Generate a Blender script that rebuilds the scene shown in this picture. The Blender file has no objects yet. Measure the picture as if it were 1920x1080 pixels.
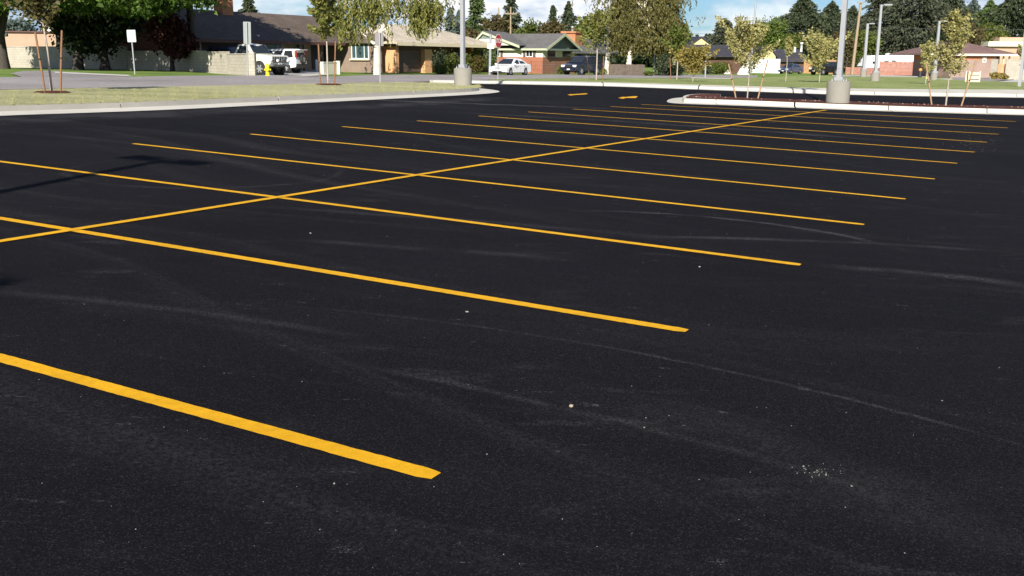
import bpy, bmesh, math, random
import numpy as np
from mathutils import Vector, Matrix

SUNX, SUNY, SUNEL = -0.19, -0.98, 0.5061  # towards the sun
SC = bpy.context.scene
COL = SC.collection
R = math.radians
rng = np.random.default_rng(7)
random.seed(7)

# ---------------------------------------------------------------- camera geometry (measured from the 2.74 m stall grid)
F, CX, CY = 1881.0, 960.0, 540.0
PITCH, ROLL, CAMZ, HN = R(12.8), R(0.4), 1.77, 1.766
_cp, _sp, _cr, _sr = math.cos(PITCH), math.sin(PITCH), math.cos(ROLL), math.sin(ROLL)
C_FWD = Vector((0, _cp, -_sp))
_r, _u = Vector((1, 0, 0)), Vector((0, _sp, _cp))
C_R = _cr * _r + _sr * _u
C_U = -_sr * _r + _cr * _u
CAM = Vector((0, 0, CAMZ))
_P, _Q = R(13.423), R(1.696)
NRM = math.sin(_Q) * C_R + math.cos(_Q) * math.cos(_P) * C_U - math.sin(_P) * C_FWD


def smooth(a, b, x):
    t = min(1.0, max(0.0, (x - a) / (b - a)))
    return t * t * (3 - 2 * t)


def terrain(x, y):
    """Height of the ground: a sloped, drained lot that eases into the nearly level street beyond."""
    xc = min(60.0, max(-60.0, x))
    yc = max(-40.0, y)
    lot = CAMZ - (HN + NRM.x * xc + NRM.y * yc) / NRM.z
    t = smooth(48, 70, y)
    if t == 0:
        return lot
    xo = min(95.0, max(-60.0, x))
    out = 0.5 - 0.0095 * xo if xo > -15 else 0.6425 + 0.034 * (-15 - xo) if xo > -22 else 0.8805 + 0.002 * (-22 - xo)
    return lot * (1 - t) + out * t


def ray(px, py):
    d = C_FWD + C_R * ((px - CX) / F) - C_U * ((py - CY) / F)
    return d / d.y


def at(px, py, dz=0.0):
    """Ground point seen at a place measured in the photograph."""
    d = ray(px, py)
    lo = None
    y = 2.0
    while y < 420:
        p = CAM + d * y
        if p.z < terrain(p.x, p.y) + dz:
            a, b = y / 1.02, y
            for _ in range(30):
                m = (a + b) / 2
                q = CAM + d * m
                if q.z < terrain(q.x, q.y) + dz:
                    b = m
                else:
                    a = m
            q = CAM + d * b
            return Vector((q.x, q.y, terrain(q.x, q.y) + dz))
        y *= 1.02
    p = CAM + d * 420
    return Vector((p.x, p.y, terrain(p.x, p.y) + dz))


def hit(px, py, D):
    """Point at distance D along the view axis of the ground plan."""
    return CAM + ray(px, py) * D


def spot(px, D):
    p = CAM + ray(px, 113) * D
    return Vector((p.x, p.y, terrain(p.x, p.y)))


# ---------------------------------------------------------------- scene tree helpers
def tag(o, label=None, cat=None, group=None, kind=None):
    if label: o['label'] = label
    if cat: o['category'] = cat
    if group: o['group'] = group
    if kind: o['kind'] = kind
    return o


def thing(name, label, cat, loc, rz=0.0, group=None):
    o = bpy.data.objects.new(name, None)
    o.empty_display_size = 0.2
    COL.objects.link(o)
    o.location = loc
    o.rotation_euler = (0, 0, rz)
    return tag(o, label, cat, group)


def children(o):
    return [c for c in bpy.data.objects if c.parent == o]


def copy_tree(o, loc=None, rz=None, sc=None, label=None, parent=None):
    c = o.copy()
    COL.objects.link(c)
    if parent is not None:
        c.parent = parent
    if loc is not None: c.location = loc
    if rz is not None: c.rotation_euler = (0, 0, rz)
    if sc is not None: c.scale = sc if hasattr(sc, '__len__') else (sc, sc, sc)
    if label: c['label'] = label
    for ch in children(o):
        copy_tree(ch, parent=c)
    return c


class MB:
    """Collects shapes and links them as one mesh object."""

    def __init__(s):
        s.v, s.f, s.sm = [], [], []

    def add(s, vs, fs, smooth=False, M=None):
        b = len(s.v)
        for p in vs:
            p = Vector(p)
            if M is not None: p = M @ p
            s.v.append(tuple(p))
        for f in fs:
            s.f.append(tuple(b + i for i in f))
            s.sm.append(smooth)
        return s

    def box(s, c, size, rz=0.0, M=None, bev=0.0):
        x, y, z = (k / 2 for k in size)
        T = Matrix.Translation(Vector(c)) @ Matrix.Rotation(rz, 4, 'Z')
        if M is not None: T = M @ T
        if bev <= 0:
            vs = [(-x, -y, -z), (x, -y, -z), (x, y, -z), (-x, y, -z), (-x, -y, z), (x, -y, z), (x, y, z), (-x, y, z)]
            s.add(vs, [(3, 2, 1, 0), (4, 5, 6, 7), (0, 1, 5, 4), (1, 2, 6, 5), (2, 3, 7, 6), (3, 0, 4, 7)], M=T)
        else:
            bm = bmesh.new()
            bmesh.ops.create_cube(bm, size=1)
            for v in bm.verts: v.co = Vector((v.co.x * 2 * x, v.co.y * 2 * y, v.co.z * 2 * z))
            bmesh.ops.bevel(bm, geom=bm.edges[:], offset=bev, segments=2, affect='EDGES', profile=0.5)
            s.bm(bm, T)
        return s

    def bm(s, bm, M=None, smooth=False):
        bm.verts.index_update()
        s.add([v.co for v in bm.verts], [[v.index for v in f.verts] for f in bm.faces], smooth, M)
        bm.free()
        return s

    def span(s, x0, x1, y0, y1, z0, z1):
        return s.box(((x0 + x1) / 2, (y0 + y1) / 2, (z0 + z1) / 2), (abs(x1 - x0), abs(y1 - y0), abs(z1 - z0)))

    def tube(s, path, rad, n=8, caps=True, smooth=True):
        path = [Vector(p) for p in path]
        m = len(path)
        if not hasattr(rad, '__len__'): rad = [rad] * m
        vs = []
        for i, p in enumerate(path):
            t = (path[min(i + 1, m - 1)] - path[max(i - 1, 0)]).normalized()
            a = t.cross(Vector((0.31, 0.95, 0.05) if abs(t.z) > 0.8 else (0, 0, 1))).normalized()
            b = t.cross(a)
            for k in range(n):
                w = 2 * math.pi * k / n
                vs.append(p + (a * math.cos(w) + b * math.sin(w)) * rad[i])
        fs = []
        for i in range(m - 1):
            for k in range(n):
                k2 = (k + 1) % n
                fs.append((i * n + k, i * n + k2, (i + 1) * n + k2, (i + 1) * n + k))
        s.add(vs, fs, smooth)
        if caps:
            s.add(vs[:n], [tuple(range(n))[::-1]])
            s.add(vs[-n:], [tuple(range(n))])
        return s

    def lathe(s, prof, n=24, M=None, smooth=True):
        """prof: (radius, z) pairs from bottom to top."""
        vs, fs = [], []
        for r_, z in prof:
            for k in range(n):
                w = 2 * math.pi * k / n
                vs.append((r_ * math.cos(w), r_ * math.sin(w), z))
        for i in range(len(prof) - 1):
            for k in range(n):
                k2 = (k + 1) % n
                fs.append((i * n + k, i * n + k2, (i + 1) * n + k2, (i + 1) * n + k))
        s.add(vs, fs, smooth, M)
        if prof[0][0] > 1e-4: s.add(vs[:n], [tuple(range(n))[::-1]], False, M)
        if prof[-1][0] > 1e-4: s.add(vs[-n:], [tuple(range(n))], False, M)
        return s

    def prism(s, poly, y0, y1, M=None):
        """poly of (x, z) pairs pushed from y0 to y1."""
        n = len(poly)
        vs = [(x, y0, z) for x, z in poly] + [(x, y1, z) for x, z in poly]
        fs = [tuple(range(n)), tuple(range(2 * n - 1, n - 1, -1))]
        for i in range(n):
            j = (i + 1) % n
            fs.append((i, i + n, j + n, j))
        return s.add(vs, fs, False, M)

    def build(s, name, mat, parent=None, loc=None):
        me = bpy.data.meshes.new(name)
        me.from_pydata(s.v, [], s.f)
        me.polygons.foreach_set('use_smooth', s.sm)
        me.materials.append(mat)
        bm = bmesh.new(); bm.from_mesh(me)
        bmesh.ops.recalc_face_normals(bm, faces=bm.faces[:])
        bm.to_mesh(me); bm.free()
        me.update()
        o = bpy.data.objects.new(name, me)
        COL.objects.link(o)
        if parent is not None: o.parent = parent
        if loc is not None: o.location = loc
        return o


def raw_mesh(name, V, Fq, mat, parent=None):
    me = bpy.data.meshes.new(name)
    n, m = len(V), len(Fq)
    me.vertices.add(n)
    me.vertices.foreach_set('co', np.asarray(V, dtype=np.float32).ravel())
    k = Fq.shape[1]
    me.loops.add(m * k)
    me.loops.foreach_set('vertex_index', np.asarray(Fq, dtype=np.int32).ravel())
    me.polygons.add(m)
    me.polygons.foreach_set('loop_start', np.arange(0, m * k, k, dtype=np.int32))
    me.update(calc_edges=True)
    me.materials.append(mat)
    o = bpy.data.objects.new(name, me)
    COL.objects.link(o)
    if parent is not None: o.parent = parent
    return o


# ---------------------------------------------------------------- materials
class N:
    def __init__(s, name):
        s.m = bpy.data.materials.new(name)
        s.m.use_nodes = True
        s.t = s.m.node_tree
        s.b = s.t.nodes['Principled BSDF']
        s.out = s.t.nodes['Material Output']
        s._c = None

    def new(s, kind, **kw):
        n = s.t.nodes.new('ShaderNode' + kind)
        for k, v in kw.items():
            if k in n.inputs: n.inputs[k].default_value = v
            else: setattr(n, k, v)
        return n

    def link(s, a, b):
        s.t.links.new(a, b)

    def co(s, scale=(1, 1, 1), rot=(0, 0, 0)):
        if s._c is None: s._c = s.new('TexCoord')
        mp = s.new('Mapping')
        mp.inputs['Scale'].default_value = scale
        mp.inputs['Rotation'].default_value = rot
        s.link(s._c.outputs['Object'], mp.inputs['Vector'])
        return mp.outputs['Vector']

    def noise(s, scale, detail=4, rough=0.55, vec=None, dist=0.0):
        n = s.new('TexNoise')
        n.inputs['Scale'].default_value = scale
        n.inputs['Detail'].default_value = detail
        n.inputs['Roughness'].default_value = rough
        n.inputs['Distortion'].default_value = dist
        s.link(vec if vec is not None else s.co(), n.inputs['Vector'])
        return n.outputs['Fac']

    def ramp(s, fac, stops):
        r_ = s.new('ValToRGB')
        e = r_.color_ramp.elements
        while len(e) < len(stops): e.new(0.5)
        for el, (p, c) in zip(e, stops):
            el.position = p
            el.color = (c, c, c, 1) if not hasattr(c, '__len__') else (*c[:3], 1)
        s.link(fac, r_.inputs['Fac'])
        return r_.outputs['Color']

    def mix(s, fac, a, b, mode='MIX'):
        n = s.new('Mix', data_type='RGBA', blend_type=mode)
        for sock, v in ((n.inputs['Factor'], fac), (n.inputs['A'], a), (n.inputs['B'], b)):
            pass
        ins = [i for i in n.inputs if i.enabled]
        for sock, v in zip(ins, (fac, a, b)):
            if hasattr(v, 'is_linked') or isinstance(v, bpy.types.NodeSocket): s.link(v, sock)
            elif hasattr(v, '__len__'): sock.default_value = (*v[:3], 1)
            else: sock.default_value = v
        return [o for o in n.outputs if o.enabled][0]

    def math(s, op, a, b=0.0):
        n = s.new('Math', operation=op)
        for sock, v in zip(n.inputs, (a, b)):
            if isinstance(v, bpy.types.NodeSocket): s.link(v, sock)
            else: sock.default_value = v
        return n.outputs[0]

    def bump(s, h, strength=0.3, dist=0.01):
        n = s.new('Bump')
        n.inputs['Strength'].default_value = strength
        n.inputs['Distance'].default_value = dist
        s.link(h, n.inputs['Height'])
        s.link(n.outputs['Normal'], s.b.inputs['Normal'])

    def color(s, c):
        if isinstance(c, bpy.types.NodeSocket): s.link(c, s.b.inputs['Base Color'])
        else: s.b.inputs['Base Color'].default_value = (*c, 1)

    def set(s, rough=0.6, spec=0.5, metal=0.0, coat=0.0):
        s.b.inputs['Roughness'].default_value = rough
        s.b.inputs['Specular IOR Level'].default_value = spec
        s.b.inputs['Metallic'].default_value = metal
        s.b.inputs['Coat Weight'].default_value = coat
        return s.m


def simple(name, c, rough=0.6, var=0.15, scale=3.0, bump=0.0, bscale=40.0, metal=0.0, coat=0.0, spec=0.5):
    n = N(name)
    lo = tuple(k * (1 - var) for k in c)
    hi = tuple(min(1, k * (1 + var)) for k in c)
    f = n.noise(scale, 6, 0.6)
    n.color(n.ramp(f, [(0.3, lo), (0.7, hi)]))
    if bump: n.bump(n.noise(bscale, 3), bump, 0.01)
    return n.set(rough, spec, metal, coat)


M = {}


ARCS = [(((620, 580), (1240, 670), (1710, 778)), 0.03, 0.42), (((1000, 735), (1420, 838), (1900, 1010)), 0.35, 0.13),
        (((1260, 445), (1560, 453), (1920, 474)), 0.10, 0.55), (((1560, 500), (1740, 513), (1920, 535)), 0.14, 0.5),
        (((0, 548), (320, 580), (640, 625)), 0.08, 0.3), (((740, 189), (900, 195), (1130, 203)), 0.45, 1.0),
        (((960, 216), (1250, 233), (1640, 262)), 0.3, 0.8), (((500, 388), (850, 412), (1200, 440)), 0.12, 0.3),
        (((560, 452), (800, 466), (1050, 485)), 0.12, 0.3), (((130, 330), (420, 352), (560, 300)), 0.08, 0.3),
        (((700, 690), (1100, 775), (1500, 880)), 0.05, 0.35), (((1100, 395), (1400, 414), (1620, 450)), 0.08, 0.8), (((20, 224), (330, 212), (640, 196)), 1.3, 0.5), (((560, 205), (780, 194), (930, 183)), 0.9, 0.55), (((1300, 203), (1560, 212), (1880, 222)), 0.5, 0.35)]


def asphalt(name, base, stone, dust, streaks=True):
    n = N(name)
    # aggregate: small stones, each with its own grey
    v = n.new('TexVoronoi', feature='F1')
    v.inputs['Scale'].default_value = 190
    n.link(n.co(), v.inputs['Vector'])
    sep = n.new('SeparateColor')
    n.link(v.outputs['Color'], sep.inputs['Color'])
    fine = n.noise(210, 3, 0.7)
    g = n.ramp(sep.outputs['Red'], [(0.0, tuple(k * 0.4 for k in base)), (0.6, tuple(k * 0.95 for k in base)), (0.92, tuple(k * 2.0 for k in base)), (0.985, stone)])
    g = n.mix(n.ramp(fine, [(0.3, 0.0), (0.75, 0.55)]), g, tuple(k * 1.7 for k in base))
    big = n.noise(0.22, 6, 0.6)
    g = n.mix(1.0, g, n.ramp(big, [(0.25, 0.78), (0.75, 1.3)]), 'MULTIPLY')
    if streaks:
        # roller passes and dusty tyre drags: long thin marks along the two driving directions
        warp = n.new('TexNoise'); warp.inputs['Scale'].default_value = 0.05
        n.link(n.co(), warp.inputs['Vector'])
        for rot, sc, lo, hi, amt in ((R(31), (0.05, 1.7, 1), 0.57, 0.8, 0.22), (R(19), (0.045, 2.8, 1), 0.58, 0.8, 0.24), (R(43), (0.05, 2.2, 1), 0.58, 0.8, 0.24), (R(10), (0.03, 0.8, 1), 0.55, 0.8, 0.14)):
            mp = n.new('Mapping')
            mp.inputs['Rotation'].default_value = (0, 0, rot)
            add = n.new('VectorMath', operation='MULTIPLY_ADD')
            n.link(warp.outputs['Color'], add.inputs[0])
            add.inputs[1].default_value = (9, 9, 0)
            n.link(n._c.outputs['Object'], add.inputs[2])
            n.link(add.outputs[0], mp.inputs['Vector'])
            mp2 = n.new('Mapping'); mp2.inputs['Scale'].default_value = sc
            n.link(mp.outputs['Vector'], mp2.inputs['Vector'])
            st = n.noise(1.0, 5, 0.62, mp2.outputs['Vector'])
            brk = n.ramp(n.noise(38, 3, 0.75), [(0.42, 0.0), (0.62, 1.0)])
            msk = n.math('MULTIPLY', n.ramp(st, [(lo, 0.0), (hi, amt)]), brk)
            g = n.mix(msk, g, dust)
        # long tyre and drag marks: thin arcs of dust, each a circle through three points of the lot
        for pts, wd, amt in ARCS:
            (ax, ay), (bx, by), (cx, cy) = [(at(*q).x, at(*q).y) for q in pts]
            d2 = 2 * (ax * (by - cy) + bx * (cy - ay) + cx * (ay - by))
            ux = ((ax * ax + ay * ay) * (by - cy) + (bx * bx + by * by) * (cy - ay) + (cx * cx + cy * cy) * (ay - by)) / d2
            uy = ((ax * ax + ay * ay) * (cx - bx) + (bx * bx + by * by) * (ax - cx) + (cx * cx + cy * cy) * (bx - ax)) / d2
            rad = math.hypot(ax - ux, ay - uy)
            mlt = n.new('VectorMath', operation='MULTIPLY')
            n.link(n._c.outputs['Object'], mlt.inputs[0]); mlt.inputs[1].default_value = (1, 1, 0)
            ds = n.new('VectorMath', operation='DISTANCE')
            n.link(mlt.outputs[0], ds.inputs[0]); ds.inputs[1].default_value = (ux, uy, 0)
            wv = n.math('MULTIPLY', n.math('SUBTRACT', n.noise(0.8, 4, 0.7), 0.5), wd * 2.2)
            off = n.math('ABSOLUTE', n.math('ADD', n.math('SUBTRACT', ds.outputs['Value'], rad), wv))
            band = n.ramp(n.math('DIVIDE', off, wd), [(0.15, amt), (1.0, 0.0)])
            dm = n.new('VectorMath', operation='DISTANCE')
            n.link(mlt.outputs[0], dm.inputs[0]); dm.inputs[1].default_value = (bx, by, 0)
            half = max(math.hypot(ax - bx, ay - by), math.hypot(cx - bx, cy - by)) * 1.15
            band = n.math('MULTIPLY', band, n.ramp(n.math('DIVIDE', dm.outputs['Value'], half), [(0.55, 1.0), (1.0, 0.0)]))
            gap = n.ramp(n.noise(0.9, 4, 0.7), [(0.36, 0.12), (0.56, 1.0)])
            brk = n.ramp(n.noise(60, 3, 0.8), [(0.42, 0.0), (0.6, 1.0)])
            g = n.mix(n.math('MULTIPLY', n.math('MULTIPLY', band, gap), brk), g, dust)
        # scuffed dusty patches
        sc1 = n.ramp(n.noise(2.2, 6, 0.7, n.co((0.5, 1.6, 1), (0, 0, R(20)))), [(0.57, 0.0), (0.76, 0.6)])
        fl = n.ramp(n.noise(5.5, 5, 0.75, n.co((0.55, 1.7, 1), (0, 0, R(24)))), [(0.635, 0.0), (0.72, 0.9)])
        flb = n.ramp(n.noise(75, 2, 0.8), [(0.5, 0.0), (0.6, 1.0)])
        g = n.mix(n.math('MULTIPLY', fl, flb), g, tuple(k * 1.35 for k in dust))
        sc2 = n.ramp(n.noise(0.33, 3, 0.5), [(0.44, 0.0), (0.62, 1.0)])
        sc3 = n.ramp(n.noise(55, 3, 0.8), [(0.45, 0.0), (0.6, 1.0)])
        g = n.mix(n.math('MULTIPLY', n.math('MULTIPLY', sc1, sc2), sc3), g, dust)
    n.color(g)
    h = n.mix(0.5, v.outputs['Distance'], fine)
    n.bump(h, 0.55, 0.006)
    return n.set(0.95, 0.04)


M['lot'] = asphalt('fresh_asphalt', (0.0074, 0.0071, 0.0088), (0.034, 0.034, 0.036), (0.105, 0.102, 0.105))
M['street'] = asphalt('old_asphalt', (0.235, 0.215, 0.21), (0.36, 0.35, 0.34), (0.26, 0.25, 0.24), False)


def paint():
    n = N('yellow_paint')
    f = n.noise(14, 5, 0.65)
    c = n.ramp(f, [(0.3, (0.62, 0.315, 0.006)), (0.7, (0.77, 0.405, 0.010))])
    pit = n.ramp(n.noise(130, 3, 0.8), [(0.60, 0.0), (0.72, 0.8)])
    c = n.mix(1.0, c, n.ramp(n.noise(1.6, 6, 0.7), [(0.3, 0.84), (0.7, 1.06)]), 'MULTIPLY')
    c = n.mix(pit, c, (0.12, 0.06, 0.015))
    n.color(c)
    n.bump(n.noise(150, 3, 0.7), 0.4, 0.004)
    return n.set(0.7, 0.14)


M['paint'] = paint()


def grassy(name, a, b, c, sc=0.35, st=(1, 1, 1), rt=0.0):
    n = N(name)
    f = n.noise(sc, 7, 0.65, n.co(st, (0, 0, rt)))
    k = n.ramp(f, [(0.32, a), (0.5, b), (0.68, c)])
    f2 = n.noise(9, 5, 0.75)
    k = n.mix(1.0, k, n.ramp(f2, [(0.25, 0.62), (0.75, 1.35)]), 'MULTIPLY')
    n.color(k)
    n.bump(n.noise(25, 4, 0.75), 1.0, 0.05)
    return n.set(0.9, 0.2)


M['turf_dry'] = grassy('dry_turf', (0.30, 0.305, 0.125), (0.41, 0.395, 0.205), (0.50, 0.475, 0.28), 0.22, (0.5, 2.4, 1), R(-60))
M['turf'] = grassy('green_turf', (0.115, 0.185, 0.03), (0.165, 0.245, 0.048), (0.22, 0.29, 0.07))
M['turf_mid'] = grassy('mid_turf', (0.19, 0.235, 0.065), (0.26, 0.305, 0.10), (0.35, 0.37, 0.155))
M['mulch'] = grassy('red_mulch', (0.06, 0.017, 0.010), (0.10, 0.03, 0.018), (0.16, 0.055, 0.035), 3.0)


def concrete(name, c, var=0.1):
    n = N(name)
    f = n.noise(0.9, 7, 0.65)
    k = n.ramp(f, [(0.3, tuple(x * (1 - var) for x in c)), (0.7, tuple(min(1, x * (1 + var)) for x in c))])
    s_ = n.ramp(n.noise(60, 3, 0.7), [(0.3, 0.86), (0.7, 1.08)])
    k = n.mix(1.0, k, s_, 'MULTIPLY')
    st = n.ramp(n.noise(2.5, 6, 0.7), [(0.62, 0.0), (0.8, 0.35)])
    k = n.mix(st, k, tuple(x * 0.55 for x in c))
    n.color(k)
    n.bump(n.noise(90, 3, 0.7), 0.25, 0.006)
    return n.set(0.85, 0.3)


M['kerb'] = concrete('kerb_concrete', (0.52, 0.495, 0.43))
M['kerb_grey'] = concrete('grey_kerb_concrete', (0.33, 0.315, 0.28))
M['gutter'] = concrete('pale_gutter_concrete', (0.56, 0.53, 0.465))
M['base'] = concrete('lamp_base_concrete', (0.24, 0.228, 0.195), 0.12)
M['pave'] = concrete('pavement_concrete', (0.5, 0.48, 0.44))


def leaf(name, a, b, c, trans=0.3):
    n = N(name)
    g = n.new('NewGeometry')
    k = n.ramp(g.outputs['Random Per Island'], [(0.0, a), (0.5, b), (1.0, c)])
    n.color(k)
    n.set(0.65, 0.25)
    tr = n.new('BsdfTranslucent')
    n.link(k, tr.inputs['Color'])
    mx = n.new('MixShader')
    mx.inputs['Fac'].default_value = trans
    n.link(n.b.outputs['BSDF'], mx.inputs[1])
    n.link(tr.outputs['BSDF'], mx.inputs[2])
    n.link(mx.outputs['Shader'], n.out.inputs['Surface'])
    return n.m


M['l_maple'] = leaf('maple_leaf', (0.028, 0.055, 0.008), (0.065, 0.12, 0.017), (0.14, 0.215, 0.042))
M['l_dark'] = leaf('dark_evergreen_leaf', (0.012, 0.024, 0.010), (0.022, 0.038, 0.014), (0.04, 0.06, 0.02))
M['l_birch'] = leaf('birch_leaf', (0.11, 0.125, 0.022), (0.175, 0.185, 0.042), (0.27, 0.26, 0.085))
M['l_willow'] = leaf('weeping_leaf', (0.078, 0.076, 0.02), (0.128, 0.12, 0.034), (0.205, 0.185, 0.068))
M['l_spruce'] = leaf('spruce_needle', (0.028, 0.042, 0.022), (0.05, 0.068, 0.033), (0.085, 0.10, 0.05), 0.15)
M['l_spruce_green'] = leaf('light_spruce_needle', (0.045, 0.075, 0.022), (0.075, 0.115, 0.035), (0.12, 0.165, 0.06), 0.15)  # lighter, greener needle colour for the brighter green conifers
M['l_blue'] = leaf('blue_spruce_needle', (0.055, 0.08, 0.07), (0.095, 0.125, 0.11), (0.15, 0.18, 0.155), 0.15)
M['l_pine'] = leaf('pine_needle', (0.035, 0.045, 0.027), (0.06, 0.072, 0.043), (0.105, 0.115, 0.07), 0.15)
M['l_young'] = leaf('young_tree_leaf', (0.24, 0.235, 0.075), (0.35, 0.33, 0.115), (0.48, 0.44, 0.2))
M['l_gold'] = leaf('golden_leaf', (0.20, 0.165, 0.035), (0.30, 0.24, 0.06), (0.40, 0.33, 0.11))
M['l_green'] = leaf('bright_green_leaf', (0.06, 0.10, 0.014), (0.105, 0.155, 0.026), (0.17, 0.22, 0.05))
M['l_rust'] = leaf('rusty_leaf', (0.06, 0.05, 0.02), (0.095, 0.078, 0.03), (0.15, 0.12, 0.05))
M['l_bush'] = leaf('shrub_leaf', (0.065, 0.09, 0.015), (0.105, 0.135, 0.026), (0.17, 0.19, 0.05))
M['l_red'] = leaf('reddening_leaf', (0.10, 0.045, 0.018), (0.10, 0.075, 0.02), (0.085, 0.105, 0.02))
M['l_plum'] = leaf('plum_leaf', (0.022, 0.008, 0.008), (0.04, 0.012, 0.011), (0.10, 0.03, 0.028))
M['l_grass'] = leaf('grass_blade', (0.31, 0.315, 0.13), (0.42, 0.41, 0.21), (0.52, 0.49, 0.29))
M['bark'] = simple('brown_bark', (0.10, 0.075, 0.055), 0.9, 0.3, 8, 0.6, 25)
M['bark_dark'] = simple('dark_bark', (0.05, 0.042, 0.035), 0.9, 0.3, 8, 0.6, 25)
M['bark_grey'] = simple('grey_young_bark', (0.36, 0.31, 0.26), 0.85, 0.25, 9, 0.3, 60)
M['stake'] = simple('wooden_stake', (0.22, 0.112, 0.06), 0.8, 0.2, 6, 0.3, 40)
M['stake_pale'] = simple('pale_wooden_stake', (0.33, 0.22, 0.125), 0.8, 0.2, 6, 0.3, 40)


def birch_bark():
    n = N('birch_bark')
    f = n.noise(3.0, 5, 0.7, n.co((1, 1, 5)))
    n.color(n.ramp(f, [(0.34, (0.07, 0.06, 0.05)), (0.44, (0.62, 0.57, 0.48)), (0.8, (0.74, 0.69, 0.60))]))
    n.bump(n.noise(20, 4), 0.3, 0.02)
    return n.set(0.8, 0.3)


M['birch'] = birch_bark()
M['metal'] = simple('galvanised_metal', (0.36, 0.37, 0.385), 0.45, 0.08, 5, metal=0.35)
M['metal_grey'] = simple('grey_painted_metal', (0.28, 0.29, 0.31), 0.45, 0.05, 5)
M['metal_dark'] = simple('dark_metal', (0.07, 0.07, 0.075), 0.5, 0.1, 5)
M['sign_back'] = simple('bare_sign_back', (0.23, 0.26, 0.245), 0.45, 0.06, 4, metal=0.3)
M['sign_pale'] = simple('pale_sign_sheet', (0.42, 0.46, 0.45), 0.5, 0.05, 4)
M['sign_dark'] = simple('dull_sign_back', (0.20, 0.19, 0.19), 0.6, 0.08, 4)
M['white'] = simple('white_paint', (0.78, 0.78, 0.76), 0.5, 0.04, 2)
M['red'] = simple('red_sign_sheeting', (0.42, 0.012, 0.03), 0.4, 0.05, 3)
M['yellow'] = simple('yellow_hydrant_paint', (0.85, 0.62, 0.02), 0.45, 0.08, 6)
M['rubber'] = simple('black_rubber', (0.022, 0.021, 0.021), 0.85, 0.2, 20)
M['black'] = simple('black_plastic', (0.02, 0.02, 0.022), 0.6, 0.1, 8)
M['chrome'] = simple('bright_metal', (0.62, 0.62, 0.63), 0.25, 0.05, 5, metal=0.9)
M['orange'] = simple('orange_plastic', (0.75, 0.24, 0.03), 0.5, 0.1, 6)
M['wood_pole'] = simple('weathered_pole_wood', (0.30, 0.235, 0.155), 0.85, 0.2, 6, 0.4, 30)


def glass(name, c=(0.02, 0.025, 0.03), rough=0.06):
    n = N(name)
    n.color(c)
    return n.set(rough, 0.6)


M['glass'] = glass('dark_window_glass')
M['glass_teal'] = glass('curtained_window_glass', (0.045, 0.085, 0.09), 0.12)
M['lamp'] = glass('headlight_glass', (0.72, 0.72, 0.7), 0.1)
M['tail'] = simple('red_tail_lens', (0.5, 0.03, 0.015), 0.2, 0.05)


def car_paint(name, c):
    n = N(name)
    n.color(n.ramp(n.noise(1.5, 4), [(0.3, tuple(k * 0.93 for k in c)), (0.7, c)]))
    return n.set(0.32, 0.5, 0.0, 0.6)


M['car_white'] = car_paint('white_car_paint', (0.80, 0.80, 0.80))
M['car_cream'] = car_paint('cream_car_paint', (0.74, 0.72, 0.60))
M['car_navy'] = car_paint('navy_car_paint', (0.012, 0.016, 0.035))
M['car_blue'] = car_paint('slate_blue_car_paint', (0.05, 0.07, 0.13))
M['car_black'] = car_paint('black_car_paint', (0.012, 0.012, 0.014))


def brick(name, a, b, mort, sc=1.0):
    n = N(name)
    t = n.new('TexBrick')
    t.inputs['Scale'].default_value = sc
    t.inputs['Color1'].default_value = (*a, 1)
    t.inputs['Color2'].default_value = (*b, 1)
    t.inputs['Mortar'].default_value = (*mort, 1)
    t.inputs['Mortar Size'].default_value = 0.012
    t.inputs['Brick Width'].default_value = 0.24
    t.inputs['Row Height'].default_value = 0.085
    mp = n.new('Mapping')
    mp.inputs['Rotation'].default_value = (R(90), 0, 0)
    n.co()
    n.link(n._c.outputs['Object'], mp.inputs['Vector'])
    n.link(mp.outputs['Vector'], t.inputs['Vector'])
    k = n.mix(1.0, t.outputs['Color'], n.ramp(n.noise(0.8, 6, 0.7), [(0.3, 0.82), (0.7, 1.15)]), 'MULTIPLY')
    n.color(k)
    n.bump(t.outputs['Fac'], -0.3, 0.01)
    return n.set(0.88, 0.25)


M['brick_red'] = brick('red_brick', (0.38, 0.125, 0.065), (0.32, 0.095, 0.05), (0.27, 0.17, 0.12))
M['brick_dark'] = brick('dark_red_brick', (0.20, 0.06, 0.04), (0.16, 0.05, 0.033), (0.17, 0.12, 0.1))
M['brick_orange'] = brick('orange_brick', (0.49, 0.20, 0.09), (0.44, 0.165, 0.07), (0.38, 0.22, 0.13))
M['brick_taupe'] = brick('taupe_brick', (0.25, 0.19, 0.15), (0.21, 0.155, 0.12), (0.26, 0.21, 0.17))
M['brick_pink'] = brick('pink_brick', (0.32, 0.215, 0.18), (0.29, 0.19, 0.155), (0.34, 0.28, 0.25))


def shingle(name, c):
    n = N(name)
    w = n.new('TexBrick')
    w.inputs['Scale'].default_value = 1.0
    w.inputs['Color1'].default_value = (*[k * 1.12 for k in c], 1)
    w.inputs['Color2'].default_value = (*[k * 0.85 for k in c], 1)
    w.inputs['Mortar'].default_value = (*[k * 0.6 for k in c], 1)
    w.inputs['Mortar Size'].default_value = 0.012
    w.inputs['Brick Width'].default_value = 0.32
    w.inputs['Row Height'].default_value = 0.15
    n.link(n.co(), w.inputs['Vector'])
    k = n.mix(1.0, w.outputs['Color'], n.ramp(n.noise(0.7, 6, 0.65), [(0.3, 0.82), (0.7, 1.15)]), 'MULTIPLY')
    k = n.mix(1.0, k, n.ramp(n.noise(35, 3, 0.8), [(0.3, 0.7), (0.7, 1.25)]), 'MULTIPLY')
    n.color(k)
    n.bump(w.outputs['Fac'], -0.5, 0.02)
    return n.set(0.9, 0.2)


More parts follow.
